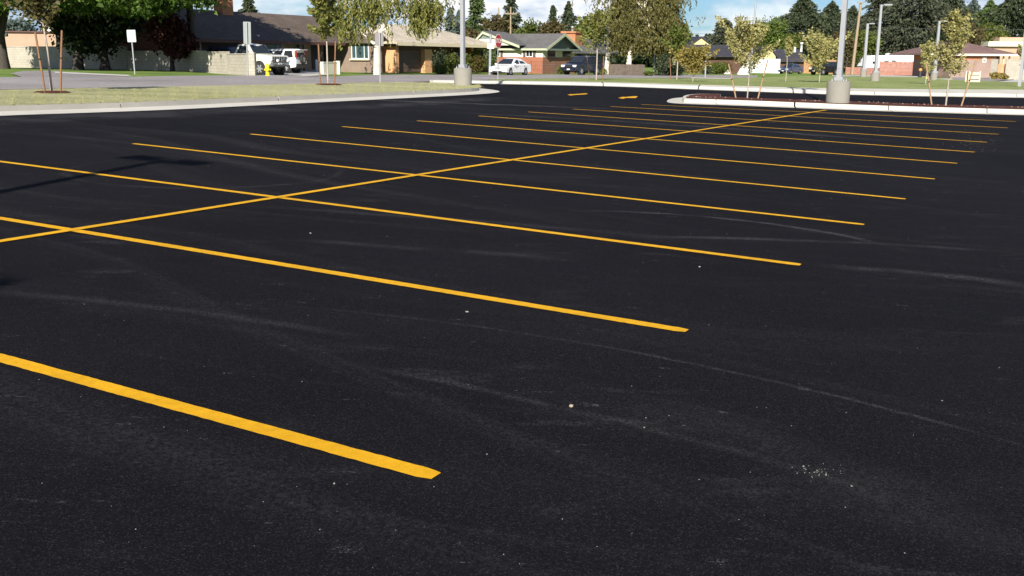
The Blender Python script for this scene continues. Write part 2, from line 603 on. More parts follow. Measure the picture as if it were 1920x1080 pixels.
M['roof_brown'] = shingle('brown_shingle', (0.135, 0.105, 0.085))
M['roof_grey'] = shingle('grey_shingle', (0.15, 0.145, 0.142))
M['roof_cream'] = shingle('cream_shingle', (0.56, 0.49, 0.38))
M['roof_dark'] = shingle('dark_shingle', (0.055, 0.055, 0.068))
M['roof_mauve'] = shingle('mauve_shingle', (0.20, 0.125, 0.115))
M['wall_taupe'] = simple('taupe_siding', (0.36, 0.285, 0.24), 0.85, 0.08, 1.5)
M['wall_tan'] = simple('tan_stucco', (0.46, 0.31, 0.22), 0.9, 0.07, 1.2, 0.2, 30)
M['wall_cream'] = simple('cream_siding', (0.72, 0.69, 0.55), 0.8, 0.05, 1.5)
M['wall_yellow'] = simple('pale_yellow_siding', (0.55, 0.48, 0.25), 0.8, 0.06, 1.5)
M['wall_peach'] = simple('peach_brick_pier', (0.62, 0.34, 0.17), 0.85, 0.06, 2)
M['wall_dark'] = simple('dark_brown_siding', (0.10, 0.055, 0.035), 0.85, 0.1, 2)
M['trim_green'] = simple('pale_green_trim', (0.43, 0.47, 0.33), 0.7, 0.06, 2)
M['gable_green'] = simple('sage_gable_siding', (0.155, 0.20, 0.165), 0.8, 0.07, 2)
M['trim_brown'] = simple('red_brown_fascia', (0.10, 0.045, 0.035), 0.7, 0.1, 2)
M['door_brown'] = simple('brown_garage_door', (0.11, 0.07, 0.06), 0.7, 0.1, 2)
M['door_dark'] = simple('dark_garage_door', (0.05, 0.04, 0.037), 0.7, 0.1, 2)
M['door_blue'] = simple('navy_door', (0.018, 0.028, 0.06), 0.5, 0.1, 2)
M['shutter'] = simple('dark_brown_shutter', (0.10, 0.065, 0.05), 0.7, 0.1, 2)
M['fence_red'] = simple('reddish_fence_wood', (0.42, 0.20, 0.155), 0.85, 0.22, 2.5)
M['fence_orange'] = simple('orange_fence_wood', (0.48, 0.27, 0.13), 0.85, 0.15, 2.5)
M['fence_grey'] = simple('weathered_fence_wood', (0.12, 0.095, 0.075), 0.9, 0.25, 3)
M['vinyl'] = simple('white_vinyl', (0.76, 0.78, 0.82), 0.45, 0.03, 2)
M['pale_wood'] = simple('pale_sawn_wood', (0.70, 0.62, 0.42), 0.75, 0.1, 4)
M['tarp'] = simple('blue_tarp', (0.02, 0.05, 0.14), 0.55, 0.2, 3)


def block(name, c):
    n = N(name)
    t = n.new('TexBrick')
    t.inputs['Scale'].default_value = 1.0
    t.inputs['Color1'].default_value = (*c, 1)
    t.inputs['Color2'].default_value = (*[k * 0.93 for k in c], 1)
    t.inputs['Mortar'].default_value = (*[k * 0.7 for k in c], 1)
    t.inputs['Mortar Size'].default_value = 0.012
    t.inputs['Brick Width'].default_value = 0.4
    t.inputs['Row Height'].default_value = 0.2
    mp = n.new('Mapping')
    mp.inputs['Rotation'].default_value = (R(90), 0, 0)
    n.co()
    n.link(n._c.outputs['Object'], mp.inputs['Vector'])
    n.link(mp.outputs['Vector'], t.inputs['Vector'])
    n.color(n.mix(1.0, t.outputs['Color'], n.ramp(n.noise(1.3, 6, 0.7), [(0.3, 0.85), (0.7, 1.1)]), 'MULTIPLY'))
    n.bump(t.outputs['Fac'], -0.3, 0.01)
    return n.set(0.9, 0.25)


M['block'] = block('concrete_block', (0.42, 0.385, 0.325))
# ---------------------------------------------------------------- sheets that lie on the ground
CELL = 2.0


def sheet(name, poly, off, mat, cell=CELL, jit=0.0):
    """A polygon of (x, y) laid on the terrain, cut to the cells of the ground grid."""
    bm = bmesh.new()
    bm.faces.new([bm.verts.new((p[0], p[1], 0)) for p in poly])
    xs = [p[0] for p in poly]; ys = [p[1] for p in poly]
    for ax, lo, hi in ((0, min(xs), max(xs)), (1, min(ys), max(ys))):
        k = math.ceil(lo / cell + 1e-6)
        while k * cell < hi:
            co = [0, 0, 0]; no = [0, 0, 0]
            co[ax] = k * cell; no[ax] = 1
            bmesh.ops.bisect_plane(bm, geom=bm.verts[:] + bm.edges[:] + bm.faces[:], plane_co=co, plane_no=no, dist=1e-5)
            k += 1
    bmesh.ops.triangulate(bm, faces=[f for f in bm.faces if len(f.verts) > 4])
    for v in bm.verts:
        v.co.z = terrain(v.co.x, v.co.y) + off
    bmesh.ops.recalc_face_normals(bm, faces=bm.faces[:])
    if sum(f.normal.z for f in bm.faces) < 0:
        bmesh.ops.reverse_faces(bm, faces=bm.faces[:])
    me = bpy.data.meshes.new(name)
    bm.to_mesh(me); bm.free()
    me.materials.append(mat)
    o = bpy.data.objects.new(name, me)
    COL.objects.link(o)
    o['kind'] = 'structure'
    return o


def px_poly(pts, dz=0.0):
    return [(at(x, y, dz).x, at(x, y, dz).y) for x, y in pts]


def resample(path, step):
    path = [Vector((p[0], p[1])) for p in path]
    out = [path[0]]
    for a, b in zip(path, path[1:]):
        n = max(1, int(round((b - a).length / step)))
        for i in range(1, n + 1):
            out.append(a.lerp(b, i / n))
    return out


def smooth_path(p, n=2):
    p = [Vector((a[0], a[1])) for a in p]
    for _ in range(n):
        q = [p[0]]
        for a, b in zip(p, p[1:]):
            q += [a.lerp(b, 0.25), a.lerp(b, 0.75)]
        q.append(p[-1])
        p = q
    return p


def offset_path(path, d):
    out = []
    m = len(path)
    for i, p in enumerate(path):
        t = (path[min(i + 1, m - 1)] - path[max(i - 1, 0)]).normalized()
        out.append(p + Vector((-t.y, t.x)) * d)
    return out


def kerb(name, path, gutter, mat, h=0.15, top=0.16, back=0.0, rise=0.0, joint=3.0, pan=None):
    """Gutter pan, kerb face and kerb top along a path; the left of the path is the raised side.
    h, back (width of the paved strip behind) and rise may be functions of 0..1."""
    path = resample(path, 0.75)
    m = len(path)
    fn = lambda q, s: q(s) if callable(q) else q
    rows = []
    offs = [lambda s: 0, lambda s: fn(gutter, s), lambda s: fn(gutter, s) + 0.035, lambda s: fn(gutter, s) + top + fn(back, s), lambda s: fn(gutter, s) + top + fn(back, s)]
    hs = [lambda s: 0.006, lambda s: 0.03, lambda s: fn(h, s), lambda s: fn(h, s) + fn(rise, s), lambda s: -0.05]
    lines = []
    for o_, z_ in zip(offs, hs):
        ln = []
        for i, p in enumerate(path):
            s = i / (m - 1)
            t = (path[min(i + 2, m - 1)] - path[max(i - 2, 0)]).normalized()
            q = p + Vector((-t.y, t.x)) * o_(s)
            ln.append(Vector((q.x, q.y, terrain(q.x, q.y) + z_(s))))
        lines.append(ln)
    b = MB()
    gb = MB()
    every = max(1, int(joint / 0.75))
    seg = [list(range(k, min(k + every, m - 1) + 1)) for k in range(0, m - 1, every)]
    for sg in seg:
        if len(sg) < 2: continue
        vs, fs = [], []
        for ln in lines:
            for j, i in enumerate(sg):
                p = ln[i]
                if j == len(sg) - 1: p = ln[i].lerp(ln[i - 1], 0.08)
                vs.append(p)
        k = len(sg)
        if pan is not None:
            gb.add(vs[:2 * k], [(j, j + 1, k + j + 1, k + j) for j in range(k - 1)])
        for r_ in range(1 if pan is not None else 0, len(lines) - 1):
            for j in range(k - 1):
                fs.append((r_ * k + j, r_ * k + j + 1, (r_ + 1) * k + j + 1, (r_ + 1) * k + j))
        fs.append(tuple(r_ * k for r_ in range(len(lines))))
        fs.append(tuple(r_ * k + k - 1 for r_ in range(len(lines)))[::-1])
        b.add(vs, fs)
    o = b.build(name, mat)
    o['kind'] = 'structure'
    if pan is not None:
        gb.build('gutter', pan)['kind'] = 'structure'
    return lines[3]


# ground: one sheet on the 2 m grid near by, wide cells out to the horizon
def ground():
    xs = [-3000, -1200, -500, -260] + [k * CELL for k in range(-60, 76)] + [230, 320, 600, 1300, 3000]
    ys = [-600, -150] + [k * CELL for k in range(-20, 131)] + [300, 400, 700, 1500, 4000]
    vs, fs = [], []
    for y in ys:
        for x in xs:
            vs.append((x, y, terrain(x, y) - 0.035))
    n = len(xs)
    for j in range(len(ys) - 1):
        for i in range(n - 1):
            fs.append((j * n + i, j * n + i + 1, (j + 1) * n + i + 1, (j + 1) * n + i))
    b = MB(); b.add(vs, fs)
    o = b.build('ground', M['turf'])
    o['kind'] = 'structure'


ground()

# --- the far kerb first: it closes the lot
far_px = [(820, 156.2), (880, 157), (960, 158.2), (1080, 160.5), (1160, 162.6), (1280, 167), (1400, 171.5), (1550, 177), (1700, 180.2), (1920, 183.5), (2150, 187)]
far_path = px_poly(far_px)
far_top = kerb('far_kerb', far_path, 0.5, M['kerb'], h=lambda s: 0.12 + 0.06 * s, top=0.16, back=lambda s: 0.3 + 2.2 * s, rise=lambda s: 0.01 + 0.13 * s, joint=4.5)

lot_poly = [(-42, -18), (48, -18), (48, far_path[-1][1] + 0.4)] + [(p[0], p[1] + 0.4) for p in far_path[::-1]] + [px_poly([(790, 155)])[0], px_poly([(300, 172)])[0], (-34, 34)]
sheet('parking_lot', lot_poly, 0.0, M['lot'])

# --- the street, seen beyond the left island and again beyond the far lawn
street_poly = px_poly([(-260, 176), (0, 168.5), (300, 163), (560, 158.5), (750, 154.5), (860, 152.6), (930, 150), (1000, 147.6), (1160, 146.6), (1300, 146.2), (1420, 146), (1420, 141.5), (1250, 140.2), (1000, 140.2), (700, 140.6), (480, 142.2), (245, 144.4), (105, 138.0), (112, 133.5), (45, 133.2), (20, 138), (40, 144.8), (-260, 148)])
sheet('street', street_poly, 0.014, M['street'])

# --- left island
isl_px = [(-420, 235), (-150, 225), (0, 217), (180, 211.2), (320, 206), (470, 198.6), (620, 191), (750, 184.6), (850, 179.6), (905, 176.4), (931, 174.0), (939, 171.6), (926, 168.6), (900, 165.8), (880, 164.2)]
isl_path = smooth_path(px_poly(isl_px), 2)
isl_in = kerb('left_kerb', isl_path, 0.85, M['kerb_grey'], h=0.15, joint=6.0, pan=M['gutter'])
back_px = [(872, 158.6), (850, 155.6), (750, 153.8), (640, 155.8), (560, 157.6), (300, 162.4), (0, 168.4), (-300, 178)]
sheet('island_lawn', [(p.x, p.y) for p in isl_in] + px_poly(back_px, 0.145), 0.146, M['turf_dry'])

# --- right planting island
ri_px = [(1330, 182.0), (1300, 181.9), (1274, 183), (1256, 185.5), (1249, 190), (1254, 193), (1276, 194.8), (1340, 196.8), (1400, 198.8), (1550, 204.8), (1660, 209), (1780, 212.6), (1920, 216.2), (2150, 222)]
ri_path = smooth_path(px_poly(ri_px), 2)
ri_in = kerb('island_kerb', ri_path, 0.55, M['kerb'], h=0.17, joint=4.5)
ri_back = px_poly([(2150, 205.5), (1920, 200.8), (1700, 195), (1545, 189.2), (1400, 184), (1345, 181.6)], 0.15)
sheet('mulch_bed', [(p.x, p.y) for p in ri_in] + ri_back, 0.175, M['mulch'])
kerb('back_kerb', [(p[0], p[1]) for p in ri_back], 0.02, M['kerb'], h=0.15, top=0.14)


# --- lawn beyond the far kerb (its front edge rests on the kerb's back edge)
def loft_lawn():
    front = [far_top[int(i)] for i in np.linspace(4, len(far_top) - 1, 60)]
    bk = [(905, 149.4), (960, 147.9), (1100, 146.9), (1300, 146.4), (1420, 145.6), (1500, 142.5), (1720, 143.6), (1800, 150), (1900, 153), (2150, 158)]
    bp = [at(x, y, 0.02) for x, y in bk]
    bx = [k[0] for k in bk]
    vs, fs = [], []
    rows = 12
    for i, p in enumerate(front):
        d = (p - CAM); px = CX + F * (d.dot(C_R) / d.dot(C_FWD))
        px = min(max(px, bx[0]), bx[-1])
        j = max(k for k in range(len(bx) - 1) if bx[k] <= px)
        q = bp[j].lerp(bp[j + 1], (px - bx[j]) / (bx[j + 1] - bx[j]))
        h0 = p.z - terrain(p.x, p.y)
        for r_ in range(rows + 1):
            t = r_ / rows
            c = p.lerp(q, t)
            vs.append((c.x, c.y, terrain(c.x, c.y) + h0 * (1 - t) + 0.03 * t - (0.004 if r_ == 0 else 0)))
    for i in range(len(front) - 1):
        for r_ in range(rows):
            a = i * (rows + 1) + r_
            fs.append((a, a + rows + 1, a + rows + 2, a + 1))
    b = MB(); b.add(vs, fs, True)
    b.build('far_lawn', M['turf_mid'])['kind'] = 'structure'


loft_lawn()

# --- paved bits across the street
sheet('driveway', px_poly([(478, 141.8), (618, 140.4), (600, 131.5), (505, 132.5)]), 0.01, M['pave'])
sheet('corner_kerb_strip', px_poly([(102, 135.2), (240, 141.6), (246, 144.2), (104, 138.2)]), 0.03, M['pave'])
sheet('access_road', px_poly([(1775, 152.8), (1840, 154.5), (1925, 148), (1925, 144.2), (1780, 143.4)]), 0.05, M['street'])
sheet('pavement', px_poly([(1560, 143.6), (1725, 145.4), (1790, 144.2), (1790, 142.4), (1560, 141.8)]), 0.06, M['pave'])
sheet('concrete_apron', px_poly([(1722, 152.6), (1790, 150.5), (1782, 148.2), (1740, 149.4)]), 0.075, M['pave'])
sheet('concrete_ramp', px_poly([(1850, 157.0), (1925, 158.4), (1925, 150.6), (1895, 151.5)]), 0.07, M['pave'])
sheet('gutter_strip', px_poly([(1296, 148.3), (1372, 149.6), (1372, 148.0), (1296, 146.6)]), 0.07, M['pave'])

# ---------------------------------------------------------------- painted stall lines
W_LINE = 0.102


def strip(name, a, b, w, label, cat, group=None, off=0.004, seed=0):
    rg = random.Random(seed)
    a, b = Vector((a.x, a.y)), Vector((b.x, b.y))
    L = (b - a).length
    t = (b - a) / L
    nrm = Vector((-t.y, t.x))
    n = max(6, int(L / 0.035))
    lv, rv = [], []
    for i in range(n + 1):
        s = L * i / n
        e = min(s, L - s)
        k = 1.0 if e > 0.05 else 0.72 + 0.28 * e / 0.05
        near = (a + t * s).length < 12
        j = 0.0024 if near else 0.003
        wob = 0.002 * math.sin(s * 0.9 + seed)
        lv.append(a + t * s + nrm * (w / 2 * k + rg.uniform(-j, j) + wob))
        rv.append(a + t * s - nrm * (w / 2 * k + rg.uniform(-j, j) - wob))
    vs = [(p.x, p.y, terrain(p.x, p.y) + off) for p in lv] + [(p.x, p.y, terrain(p.x, p.y) + off) for p in rv]
    fs = [(i, i + 1, n + 2 + i, n + 1 + i) for i in range(n)]
    m = MB(); m.add(vs, fs)
    o = m.build(name, M['paint'])
    return tag(o, label, cat, group)


ENDS = {0: ((0, 672), (818, 893.5)), 1: ((0, 409.5), (1288, 621)), 2: ((0, 303), (1501, 497)), 3: ((250, 269.5), (1620, 421.5)), 4: ((470, 251.5), (1698, 373.5)), 5: ((642, 237.5), (1753, 336)), 6: ((782, 226.5), (1795, 306.5)), 7: ((897, 217.5), (1828, 285.5)), 8: ((990, 210), (1851, 267)), 9: ((1074, 204.7), (1873, 252)), 10: ((1144, 199.8), (1890, 240)), 11: ((1202, 196), (1905, 228))}
LL = ["nearest and widest looking yellow stall line, ending beside a bare stretch of asphalt",
      "second yellow stall line from the camera, first one crossed by the long dividing line",
      "third yellow stall line from the camera, crossed by the lamp pole's shadow",
      "fourth yellow stall line from the camera, passing just beyond the shadow's twin heads",
      "fifth yellow stall line from the camera",
      "sixth yellow stall line from the camera",
      "seventh yellow stall line, sixth from the planting island",
      "yellow stall line that is fifth from the planting island",
      "yellow stall line that is fourth from the planting island",
      "yellow stall line that is third from the planting island",
      "yellow stall line that is second from the planting island",
      "farthest faint yellow stall line, running just before the planting island kerb"]
for k, (p, q) in ENDS.items():
    a, b = at(*p), at(*q)
    if k < 3:
        a = b + (a - b).normalized() * 12.0
    strip('parking_line', a, b, W_LINE, LL[k], 'parking line', 'yellow stall lines across the lot', seed=k)
a, b = at(0, 453.5), at(1549, 206.5)
strip('dividing_line', a + (a - b).normalized() * 6, b, W_LINE, 'long yellow line crossing all the stall lines down the middle to the kerb', 'parking line', off=0.008, seed=40)


def arrow(pts, label):
    b = MB()
    P = [at(*p) for p in pts]
    b.add([(p.x, p.y, terrain(p.x, p.y) + 0.005) for p in P], [tuple(range(len(P)))])
    tag(b.build('pavement_arrow', M['paint']), label, 'pavement marking', 'yellow arrows painted on the drive lane')


arrow([(1064, 178), (1070, 176.4), (1072, 176.9), (1098, 175.1), (1103, 176.0), (1097, 177.2), (1078, 178.2), (1071, 179.2)], 'farther yellow arrow mark painted on the asphalt before the far kerb')
arrow([(1159, 183.8), (1168, 181.6), (1172, 182), (1190, 180.3), (1196, 181), (1192, 184), (1174, 183.8), (1168, 185.4)], 'nearer yellow arrow mark painted on the asphalt by the island tip')


# ---------------------------------------------------------------- grass blades on the island and loose stones on the lot
def blades():
    n = 34000
    V, Fc = [], []
    inn = [(p.x, p.y) for p in isl_in]
    k = 0
    bp = [at(x, y, 0.145) for x, y in back_px]
    for _ in range(n):
        p = isl_in[rng.integers(4, len(isl_in) - 12)]
        d = p - CAM; px = CX + F * (d.dot(C_R) / d.dot(C_FWD))
        if px < -160: continue
        t = rng.random() ** 1.7
        pyb = np.interp(px, [q[0] for q in back_px[::-1]], [q[1] for q in back_px[::-1]])
        q = at_back(px, pyb)
        x = p.x + (q[0] - p.x) * t + rng.normal() * 0.1
        y = p.y + (q[1] - p.y) * t + rng.normal() * 0.1
        if t < 0.03: x, y = p.x + (q[0] - p.x) * 0.01, p.y + (q[1] - p.y) * 0.01
        z = terrain(x, y) + 0.146
        h = rng.uniform(0.015, 0.045); w = 0.005
        az = rng.random() * 6.28
        dx, dy = math.cos(az) * w, math.sin(az) * w
        lx, ly = rng.normal() * 0.03, rng.normal() * 0.03
        V += [(x - dx, y - dy, z - 0.01), (x + dx, y + dy, z - 0.01), (x + lx, y + ly, z + h)]
        Fc.append((k, k + 1, k + 2)); k += 3
    o = raw_mesh('grass', np.array(V), np.array(Fc), M['l_grass'])
    tag(o, kind='stuff')


_bc = {}


def at_back(px, py):
    k = int(px // 12)
    if k not in _bc:
        q = at(px, py, 0.145)
        _bc[k] = (q.x, q.y)
    return _bc[k]


blades()


def stone_mesh(b, c, r_, seed):
    rg = random.Random(seed)
    bm = bmesh.new()
    bmesh.ops.create_icosphere(bm, subdivisions=1, radius=1)
    for v in bm.verts:
        k = rg.uniform(0.5, 1.25)
        v.co = Vector((v.co.x * k * r_, v.co.y * k * r_ * 0.8, v.co.z * k * r_ * 0.55))
    b.bm(bm, Matrix.Translation(Vector(c)) @ Matrix.Rotation(rg.random() * 6, 4, 'Z'))


M['pebble'] = simple('pale_pebble', (0.24, 0.23, 0.21), 0.85, 0.2, 30)
M['pebble_tan'] = simple('tan_pebble', (0.40, 0.31, 0.24), 0.85, 0.2, 30)
PB = [(1071, 763, .022, 'tan', 'tan stone lying alone on the asphalt, the largest loose one'),
      (1507, 875, .010, '', 'white pebble at the near end of a scatter of pale grit'),
      (1549, 891, .008, '', 'small white pebble in the same scatter of pale grit, farther end'),
      (1597, 912, .008, '', 'tiny white pebble just past the scatter of pale grit'),
      (1766, 752, .010, '', 'lone pale pebble on the dark asphalt near the photo edge'),
      (876, 585, .016, '', 'pale pebble between the two nearest stall lines'),
      (627, 907, .008, '', 'small pale pebble just below the nearest stall line'),
      (913, 852, .008, '', 'small pale pebble right of the nearest stall line end'),
      (1208, 802, .008, '', 'small pale pebble beyond the tan stone'),
      (1312, 501, .018, '', 'pale pebble beyond the end of the third stall line'),
      (582, 438, .02, '', 'white pebble in the bay left of the dividing line crossing')]
for i, (x, y, r_, c, lab) in enumerate(PB):
    p = at(x, y); r_ *= 0.75
    b = MB(); stone_mesh(b, (0, 0, r_ * 0.3), r_, i)
    tag(b.build('pebble', M['pebble_tan'] if c else M['pebble'], loc=p), lab, 'pebble', 'loose pebbles on the asphalt')
b = MB()
for i in range(300):
    u = random.random()
    if i < 34:
        p = at(random.gauss(1535, 22), random.gauss(884, 7))
    elif i < 110:
        p = at(random.gauss(1835, 22), random.gauss(268, 9))
    else:
        p = at(random.uniform(0, 1920), 230 + 840 * u * u)
    stone_mesh(b, p + Vector((0, 0, 0.001)), random.uniform(0.0012, 0.0028) * (1 + p.length * 0.09), i + 50)
tag(b.build('gravel', M['pebble']), kind='stuff')
# flecks of bark and pale leaves on the mulch bed
b = MB()
for i in range(80):
    x = random.uniform(1290, 1920) if random.random() < 0.4 else random.choice([random.gauss(1530, 16), random.gauss(1640, 40), random.gauss(1310, 20)])
    t = random.random()
    y0 = np.interp(x, [1290, 1545, 1920], [181.5, 189.4, 201]); y1 = np.interp(x, [1290, 1545, 1920], [182.4, 191.6, 203.5])
    p = at(x, y0 + (y1 - y0) * t, 0.16)
    stone_mesh(b, p + Vector((0, 0, 0.025)), random.uniform(0.014, 0.032), i)
tag(b.build('mulch_chips', M['pebble_tan']), kind='stuff')
# ---------------------------------------------------------------- vegetation
def leaf_quads(name, P, size, mat, parent, axis=None, asp=1.7, spread=1.0, smin=0.55, smax=1.35):
    """Small pointed faces at the points P (N,3); axis (N,3) gives the direction they lie along."""
    P = np.asarray(P, dtype=float)
    n = len(P)
    if axis is None:
        a = rng.normal(size=(n, 3))
    else:
        a = np.asarray(axis, dtype=float) + rng.normal(size=(n, 3)) * 0.35 * spread
    a /= np.linalg.norm(a, axis=1)[:, None] + 1e-9
    b = rng.normal(size=(n, 3))
    b -= (b * a).sum(1)[:, None] * a
    b /= np.linalg.norm(b, axis=1)[:, None] + 1e-9
    s = size * rng.uniform(smin, smax, n)[:, None]
    V = np.empty((n, 4, 3))
    V[:, 0] = P - a * s * asp / 2
    V[:, 1] = P + b * s / 2 - a * s * 0.1
    V[:, 2] = P + a * s * asp / 2
    V[:, 3] = P - b * s / 2 - a * s * 0.1
    return raw_mesh(name, V.reshape(-1, 3), np.arange(n * 4).reshape(n, 4), mat, parent)


def clumps(ells, ncl, per, sig, inner=0.45):
    """Points in small clumps spread through the outer volume of some ellipsoids (cx,cy,cz,rx,ry,rz)."""
    vol = np.array([e[3] * e[4] * e[5] for e in ells]) ** 0.8
    pick = rng.choice(len(ells), ncl, p=vol / vol.sum())
    E_ = np.array(ells)[pick]
    d = rng.normal(size=(ncl, 3)); d /= np.linalg.norm(d, axis=1)[:, None]
    r_ = (inner + (1 - inner) * rng.random(ncl) ** 0.7) * rng.uniform(0.85, 1.12, ncl)
    C = E_[:, :3] + d * E_[:, 3:] * r_[:, None]
    k = np.maximum(2, (per * rng.uniform(0.4, 1.6, ncl)).astype(int))
    idx = np.repeat(np.arange(ncl), k)
    P = C[idx] + rng.normal(size=(len(idx), 3)) * (sig * rng.uniform(0.6, 1.3, ncl))[idx][:, None] * np.array([1, 1, 0.75])
    return P, C


def limbs(b, base, tips, r0, z0, n=6):
    """Limbs that leave the trunk and bend to the given tips."""
    base = Vector(base)
    for t in tips:
        t = Vector(t)
        s = base + Vector((0, 0, z0 + (t.z - z0) * 0.25 * random.random()))
        m1 = s.lerp(t, 0.35) + Vector((random.uniform(-.1, .1), random.uniform(-.1, .1), 0.12)) * (t - s).length
        m2 = s.lerp(t, 0.7) + Vector((random.uniform(-.06, .06), random.uniform(-.06, .06), 0.08)) * (t - s).length
        b.tube([s, m1, m2, t], [r0 * 0.5, r0 * 0.34, r0 * 0.2, r0 * 0.06], n)


def broad(name, label, loc, h, r_, z0, leafmat, barkmat, ncl=260, per=16, sig=0.5, size=0.3, tr=0.25, blobs=7, group=None, cat='tree', flat=0.8, lean=(0, 0), ells=None):
    t = thing(name, label, cat, loc, 0, group)
    if ells is None:
        ells = []
        cz = (z0 + h) / 2
        for k in range(blobs):
            a = 2 * math.pi * k / blobs + random.random()
            q = random.uniform(0.35, 0.62)
            zz = cz + random.uniform(-0.32, 0.36) * (h - z0)
            fall = 1 - 0.45 * abs(zz - cz) / max(0.1, (h - z0) / 2)
            ells.append((lean[0] + math.cos(a) * r_ * q * fall, lean[1] + math.sin(a) * r_ * q * fall, zz, r_ * random.uniform(.38, .55), r_ * random.uniform(.38, .55), (h - z0) * random.uniform(.2, .3) * flat / 0.8))
        ells.append((lean[0], lean[1], cz + (h - z0) * 0.22, r_ * 0.55, r_ * 0.55, (h - z0) * 0.3))
    P, C = clumps(ells, ncl, per, sig)
    leaf_quads('crown', P, size, leafmat, t)
    b = MB()
    zt = z0 + (h - z0) * 0.55
    b.tube([(0, 0, -0.1), (0.02, 0, z0 * 0.4), (lean[0] * 0.3, lean[1] * 0.3, z0), (lean[0] * 0.8, lean[1] * 0.8, zt)], [tr * 1.35, tr * 0.95, tr * 0.8, tr * 0.25], 9)
    tips = [tuple(C[i]) for i in rng.choice(len(C), min(len(C), 12), replace=False)]
    limbs(b, (lean[0] * 0.3, lean[1] * 0.3, 0), tips, tr, z0 * 0.85)
    b.build('trunk', barkmat, t)
    return t


def conifer(name, label, loc, h, r_, leafmat, group=None, nbr=190, per=17, size=0.34, low=0.06, droop=0.22, power=0.85, seed=None, blunt=0.0):
    t = thing(name, label, 'conifer', loc, random.random() * 6.28, group)
    P, A = [], []
    az0 = random.random() * 6.28
    for k in range(nbr):
        f = (k + random.random()) / nbr
        f = f ** 0.9
        z = h * (low + (1 - low) * f)
        R_ = max(0.12, r_ * ((1 - f) ** power + blunt * (1 - f ** 6) * 0.3) * random.uniform(0.6, 1.15) * (1 + 0.22 * math.sin(f * 19 + az0) + 0.12 * math.sin(f * 43 + 2 * az0)))
        az = random.random() * 6.283
        dx, dy = math.cos(az), math.sin(az)
        m = max(5, int(per * (0.35 + R_ / r_)))
        for j in range(m):
            s = R_ * (0.18 + 0.82 * (j + random.random()) / m)
            zz = z + 0.12 * R_ - droop * s * (0.6 + 0.7 * s / R_) + random.gauss(0, 0.10)
            lat = random.gauss(0, 0.12 + 0.14 * s)
            P.append((dx * s - dy * lat, dy * s + dx * lat, zz))
            A.append((dx - dy * lat * 0.4, dy + dx * lat * 0.4, -droop - 0.25))
    P += [(random.gauss(0, .05), random.gauss(0, .05), h - random.random() * h * 0.06) for _ in range(14)]
    A += [(0, 0, 1)] * 14
    leaf_quads('crown', P, size, leafmat, t, A, asp=2.3, spread=1.1)
    b = MB()
    b.tube([(0, 0, -0.1), (0, 0, h * 0.5), (0, 0, h * 0.97)], [h * 0.018, h * 0.011, 0.02], 7)
    b.build('trunk', M['bark_dark'], t)
    return t


def weeping(name, label, loc, h, anchors, leafmat, barkmat, trunk_path, tr, nst, ln, size=0.2, group=None, fill=None):
    """Tree whose twigs hang: strands of leaves fall from points around the anchors (x,y,z,spread)."""
    t = thing(name, label, 'tree', loc, 0, group)
    P, A = [], []
    for k in range(nst):
        ax, ay, az_, sp, spz = anchors[random.randrange(len(anchors))]
        x, y, z = ax + random.gauss(0, sp), ay + random.gauss(0, sp), az_ + random.gauss(0, spz)
        L = ln * random.uniform(0.35, 1.25)
        dx, dy = random.gauss(0, 0.3), random.gauss(0, 0.3)
        m = max(4, int(L / (size * 0.62)))
        for j in range(m):
            s = L * j / m
            zz = z - s
            if zz < 1.0: break
            P.append((x + dx * s * 0.5 + random.gauss(0, .07), y + dy * s * 0.5 + random.gauss(0, .07), zz))
            A.append((dx, dy, -1))
    if fill:
        Q, _ = clumps(fill, 1300, 22, 0.3)
        P = P + [tuple(q) for q in Q]
        A = A + [(random.gauss(0, .5), random.gauss(0, .5), -0.6) for q in Q]
    leaf_quads('crown', P, size, leafmat, t, A, asp=2.0, spread=0.9)
    b = MB()
    b.tube(trunk_path, [tr * (1.25 - 0.8 * i / (len(trunk_path) - 1)) for i in range(len(trunk_path))], 10)
    top = Vector(trunk_path[-1])
    for a in anchors:
        tip = Vector(a[:3])
        s = Vector(trunk_path[max(1, len(trunk_path) - 2)]).lerp(top, random.random())
        mid = s.lerp(tip, 0.5) + Vector((0, 0, 0.12 * (tip - s).length))
        b.tube([s, mid, tip], [tr * 0.42, tr * 0.28, tr * 0.07], 6)
    b.build('trunk', barkmat, t)
    return t


